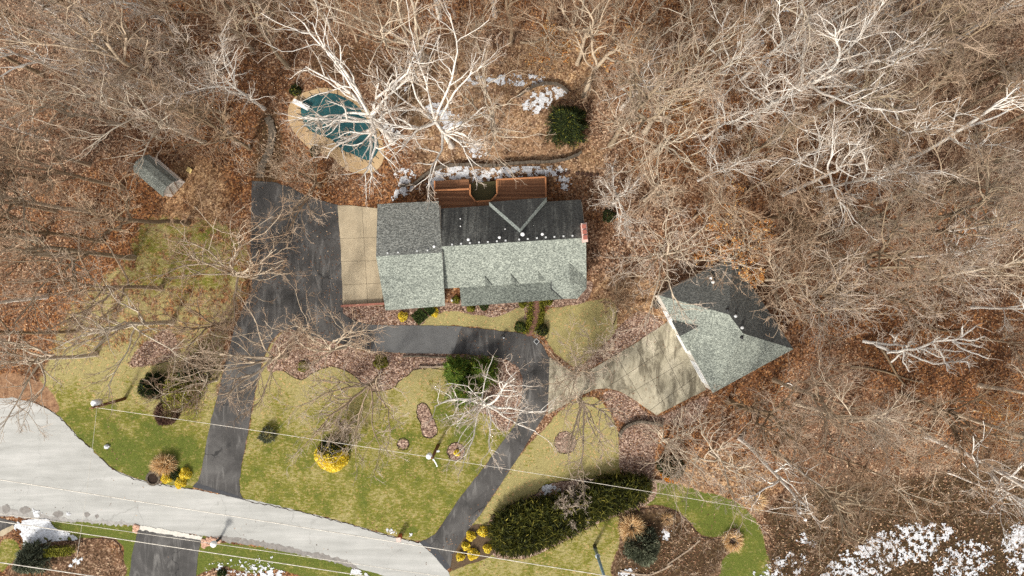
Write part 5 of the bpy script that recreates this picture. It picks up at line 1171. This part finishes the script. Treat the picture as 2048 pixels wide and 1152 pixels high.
snow([(2000,1075),(2050,1045),(2060,1160),(2020,1160),(2010,1110)], 'broken snow on the right edge of the lower right corner', .5, 15, 3.0, .06)
snow([(1590,1085),(1605,1062),(1620,1078),(1640,1085),(1630,1095),(1605,1092)], 'small snow scraps right of the curved lower lawn', .52, 16, 5.0)
snow([(1500,1152),(1580,1100),(1620,1110),(1600,1160)], 'scattered snow scraps at the bottom beside the green lawn', .4, 17, 2.6)
snow([(1312,1060),(1340,1052),(1345,1075),(1328,1080)], 'snow scrap right of the wide blue green shrub', .53, 18)
snow([(1238,1138),(1260,1128),(1275,1140),(1262,1158),(1240,1155)], 'snow scrap at the lower left of the lower right bed', .55, 19)
snow([(510,1150),(530,1136),(560,1140),(580,1148),(590,1165),(520,1165)], 'snow patch at the bottom edge below the road', .58, 20)
snow([(410,1130),(520,1110),(560,1120),(540,1150),(420,1150)], 'fine specks of snow on the lower roadside lawn', .36, 21, 3.5, .05)
snow([(690,1134),(720,1140),(745,1155),(720,1156),(695,1146)], 'thin snow streak at the bottom edge right of the road verge', .6, 22)
snow([(772,1058),(790,1056),(795,1066),(780,1068)], 'snow scrap left of the brick mailbox pier', .65, 23)
snow([(812,1066),(822,1062),(825,1070),(815,1073)], 'snow scrap right of the brick mailbox pier', .65, 24)
snow([(132,1128),(145,1120),(162,1112),(165,1122),(145,1134)], 'two snow lumps in the lower left brown bed', .62, 25)
snow([(1535,0),(1570,0),(1580,20),(1560,30),(1540,22)], 'snow scraps at the top edge of the right wood', .48, 26, 2.5)
snow([(1520,68),(1530,90),(1540,130),(1530,135)], 'narrow snow line along a log in the upper right wood', .6, 27)
snow([(66,1016),(80,1020),(85,1030),(70,1034)], 'snow lump on the lower left edge of the road', .7, 28)
snow([(134,1024),(142,1025),(142,1031),(135,1031)], 'tiny snow lump on the road edge above the lower left lawn', .8, 29)

# ------------------------------------------------------------------ undergrowth and fallen leaves
rng = np.random.default_rng(55)
def scatter(n, polys, weight=None):
    X = rng.uniform(-20, 2068, n); Y = rng.uniform(-20, 1172, n); ok = np.zeros(n, bool)
    for p in polys: ok |= inpoly(X, Y, p)
    return X[ok], Y[ok]
NOGO = [DRIVE, CDRIVE, ROAD, POUT, [(675,405),(770,405),(770,615),(685,615)], [(750,395),(1180,350),(1182,600),(765,625)], [(1310,590),(1465,505),(1590,700),(1425,790)], [(270,310),(375,310),(375,400),(270,400)], [(277,1057),(403,1075),(389,1190),(255,1190)]]
BR = [[(0,0),(620,0),(620,140),(560,200),(560,350),(490,360),(440,330),(270,300),(240,420),(180,520),(100,640),(0,740)], [(620,0),(1240,0),(1240,420),(1190,330),(1100,170),(950,140),(800,180),(620,110)], [(1240,0),(2068,0),(2068,1172),(1540,1172),(1530,1080),(1500,1020),(1400,970),(1330,930),(1330,860),(1440,800),(1600,720),(1600,640),(1480,490),(1330,560),(1240,640),(1190,560),(1200,420)], [(1240,1040),(1370,1045),(1430,1090),(1420,1150),(1240,1150)], [(560,300),(700,340),(800,390),(780,402),(680,400),(600,380)]]
X, Y = scatter(1500, BR); keep = vnoise(X / PXM, Y / PXM, 21, 3, .12) > .36
for p in NOGO: keep &= ~inpoly(X, Y, p)
X, Y = X[keep], Y[keep]; X2, Y2 = scatter(14000, [BED_NEIGH, [(1540,1030),(1700,1000),(1740,1090),(1640,1152),(1545,1152)]]); q_ = rng.random(len(X2)) < .35; X, Y = np.concatenate([X, X2[q_]]), np.concatenate([Y, Y2[q_]]); nc = len(X); per = 26
cxy = np.stack([(X - 1024) / PXM, (576 - Y) / PXM, np.full(nc, .02)], 1); rad = rng.uniform(.3, .8, nc); hh = rng.uniform(.3, 1.5, nc)
pos = np.repeat(cxy, per, 0); az = rng.uniform(0, 6.28, nc * per); sp = np.repeat(rad, per) * rng.uniform(.2, 1, nc * per); t = rng.uniform(0, 1, nc * per)
pos = pos + np.stack([np.cos(az) * sp * t, np.sin(az) * sp * t, np.repeat(hh, per) * t], 1)
dirs = np.stack([np.cos(az), np.sin(az), rng.uniform(.1, 1.2, nc * per)], 1) + rng.normal(0, .4, (nc * per, 3))
V, F = blades(pos, dirs, .55, .028, rng)
ug = link('undergrowth', npmesh('undergrowth', V, F, M['brush'])); tag(ug, 'fine brown brushwood covering the forest floor', 'undergrowth', None, 'stuff')
X, Y = scatter(120000, BR + [BED_MAIN, BED_HOUSE, BED_FORK, BED_EAST, BED_RH, BED_WEST]); keep = np.ones(len(X), bool)
for p in NOGO: keep &= ~inpoly(X, Y, p)
X, Y = X[keep], Y[keep]; n = len(X)
pos = np.stack([(X - 1024) / PXM, (576 - Y) / PXM, rng.uniform(.03, .06, n)], 1); V, F = leaf_cloud(n, pos, .13, rng, up=2.2)
V[:, 2] = np.maximum(V[:, 2], .006)
Vs, Fs = [V], [F]; off = len(V)
for polys, cnt, z, sz in (([DRIVE], 26000, .036, .1), ([ISLAND, RIGHT_LAWN, FRONT_A, FRONT_B, LOW_A, LOW_B, LEFT_LAWN], 16000, .02, .1), ([CDRIVE], 9000, .05, .09), ([ROAD], 2500, .018, .09)):
    X, Y = scatter(cnt, polys); kk = vnoise(X / PXM, Y / PXM, 31, 3, .25) > .56
    if polys[0] is ISLAND: kk &= vnoise(X / PXM, Y / PXM, 32, 3, .3) > .5
    X, Y = X[kk], Y[kk]; pos = np.stack([(X - 1024) / PXM, (576 - Y) / PXM, np.full(len(X), z + .012)], 1)
    V2, F2 = leaf_cloud(len(X), pos, sz, rng, up=3.5); V2[:, 2] = np.maximum(V2[:, 2], z + .002); Vs.append(V2); Fs.append(F2 + off); off += len(V2)
V, F = np.concatenate(Vs), np.concatenate(Fs)
fl = link('fallen_leaves', npmesh('fallen_leaves', V, F, M['fallen'])); tag(fl, 'brown and tan fallen leaves scattered over woods and beds', 'leaves', None, 'stuff')
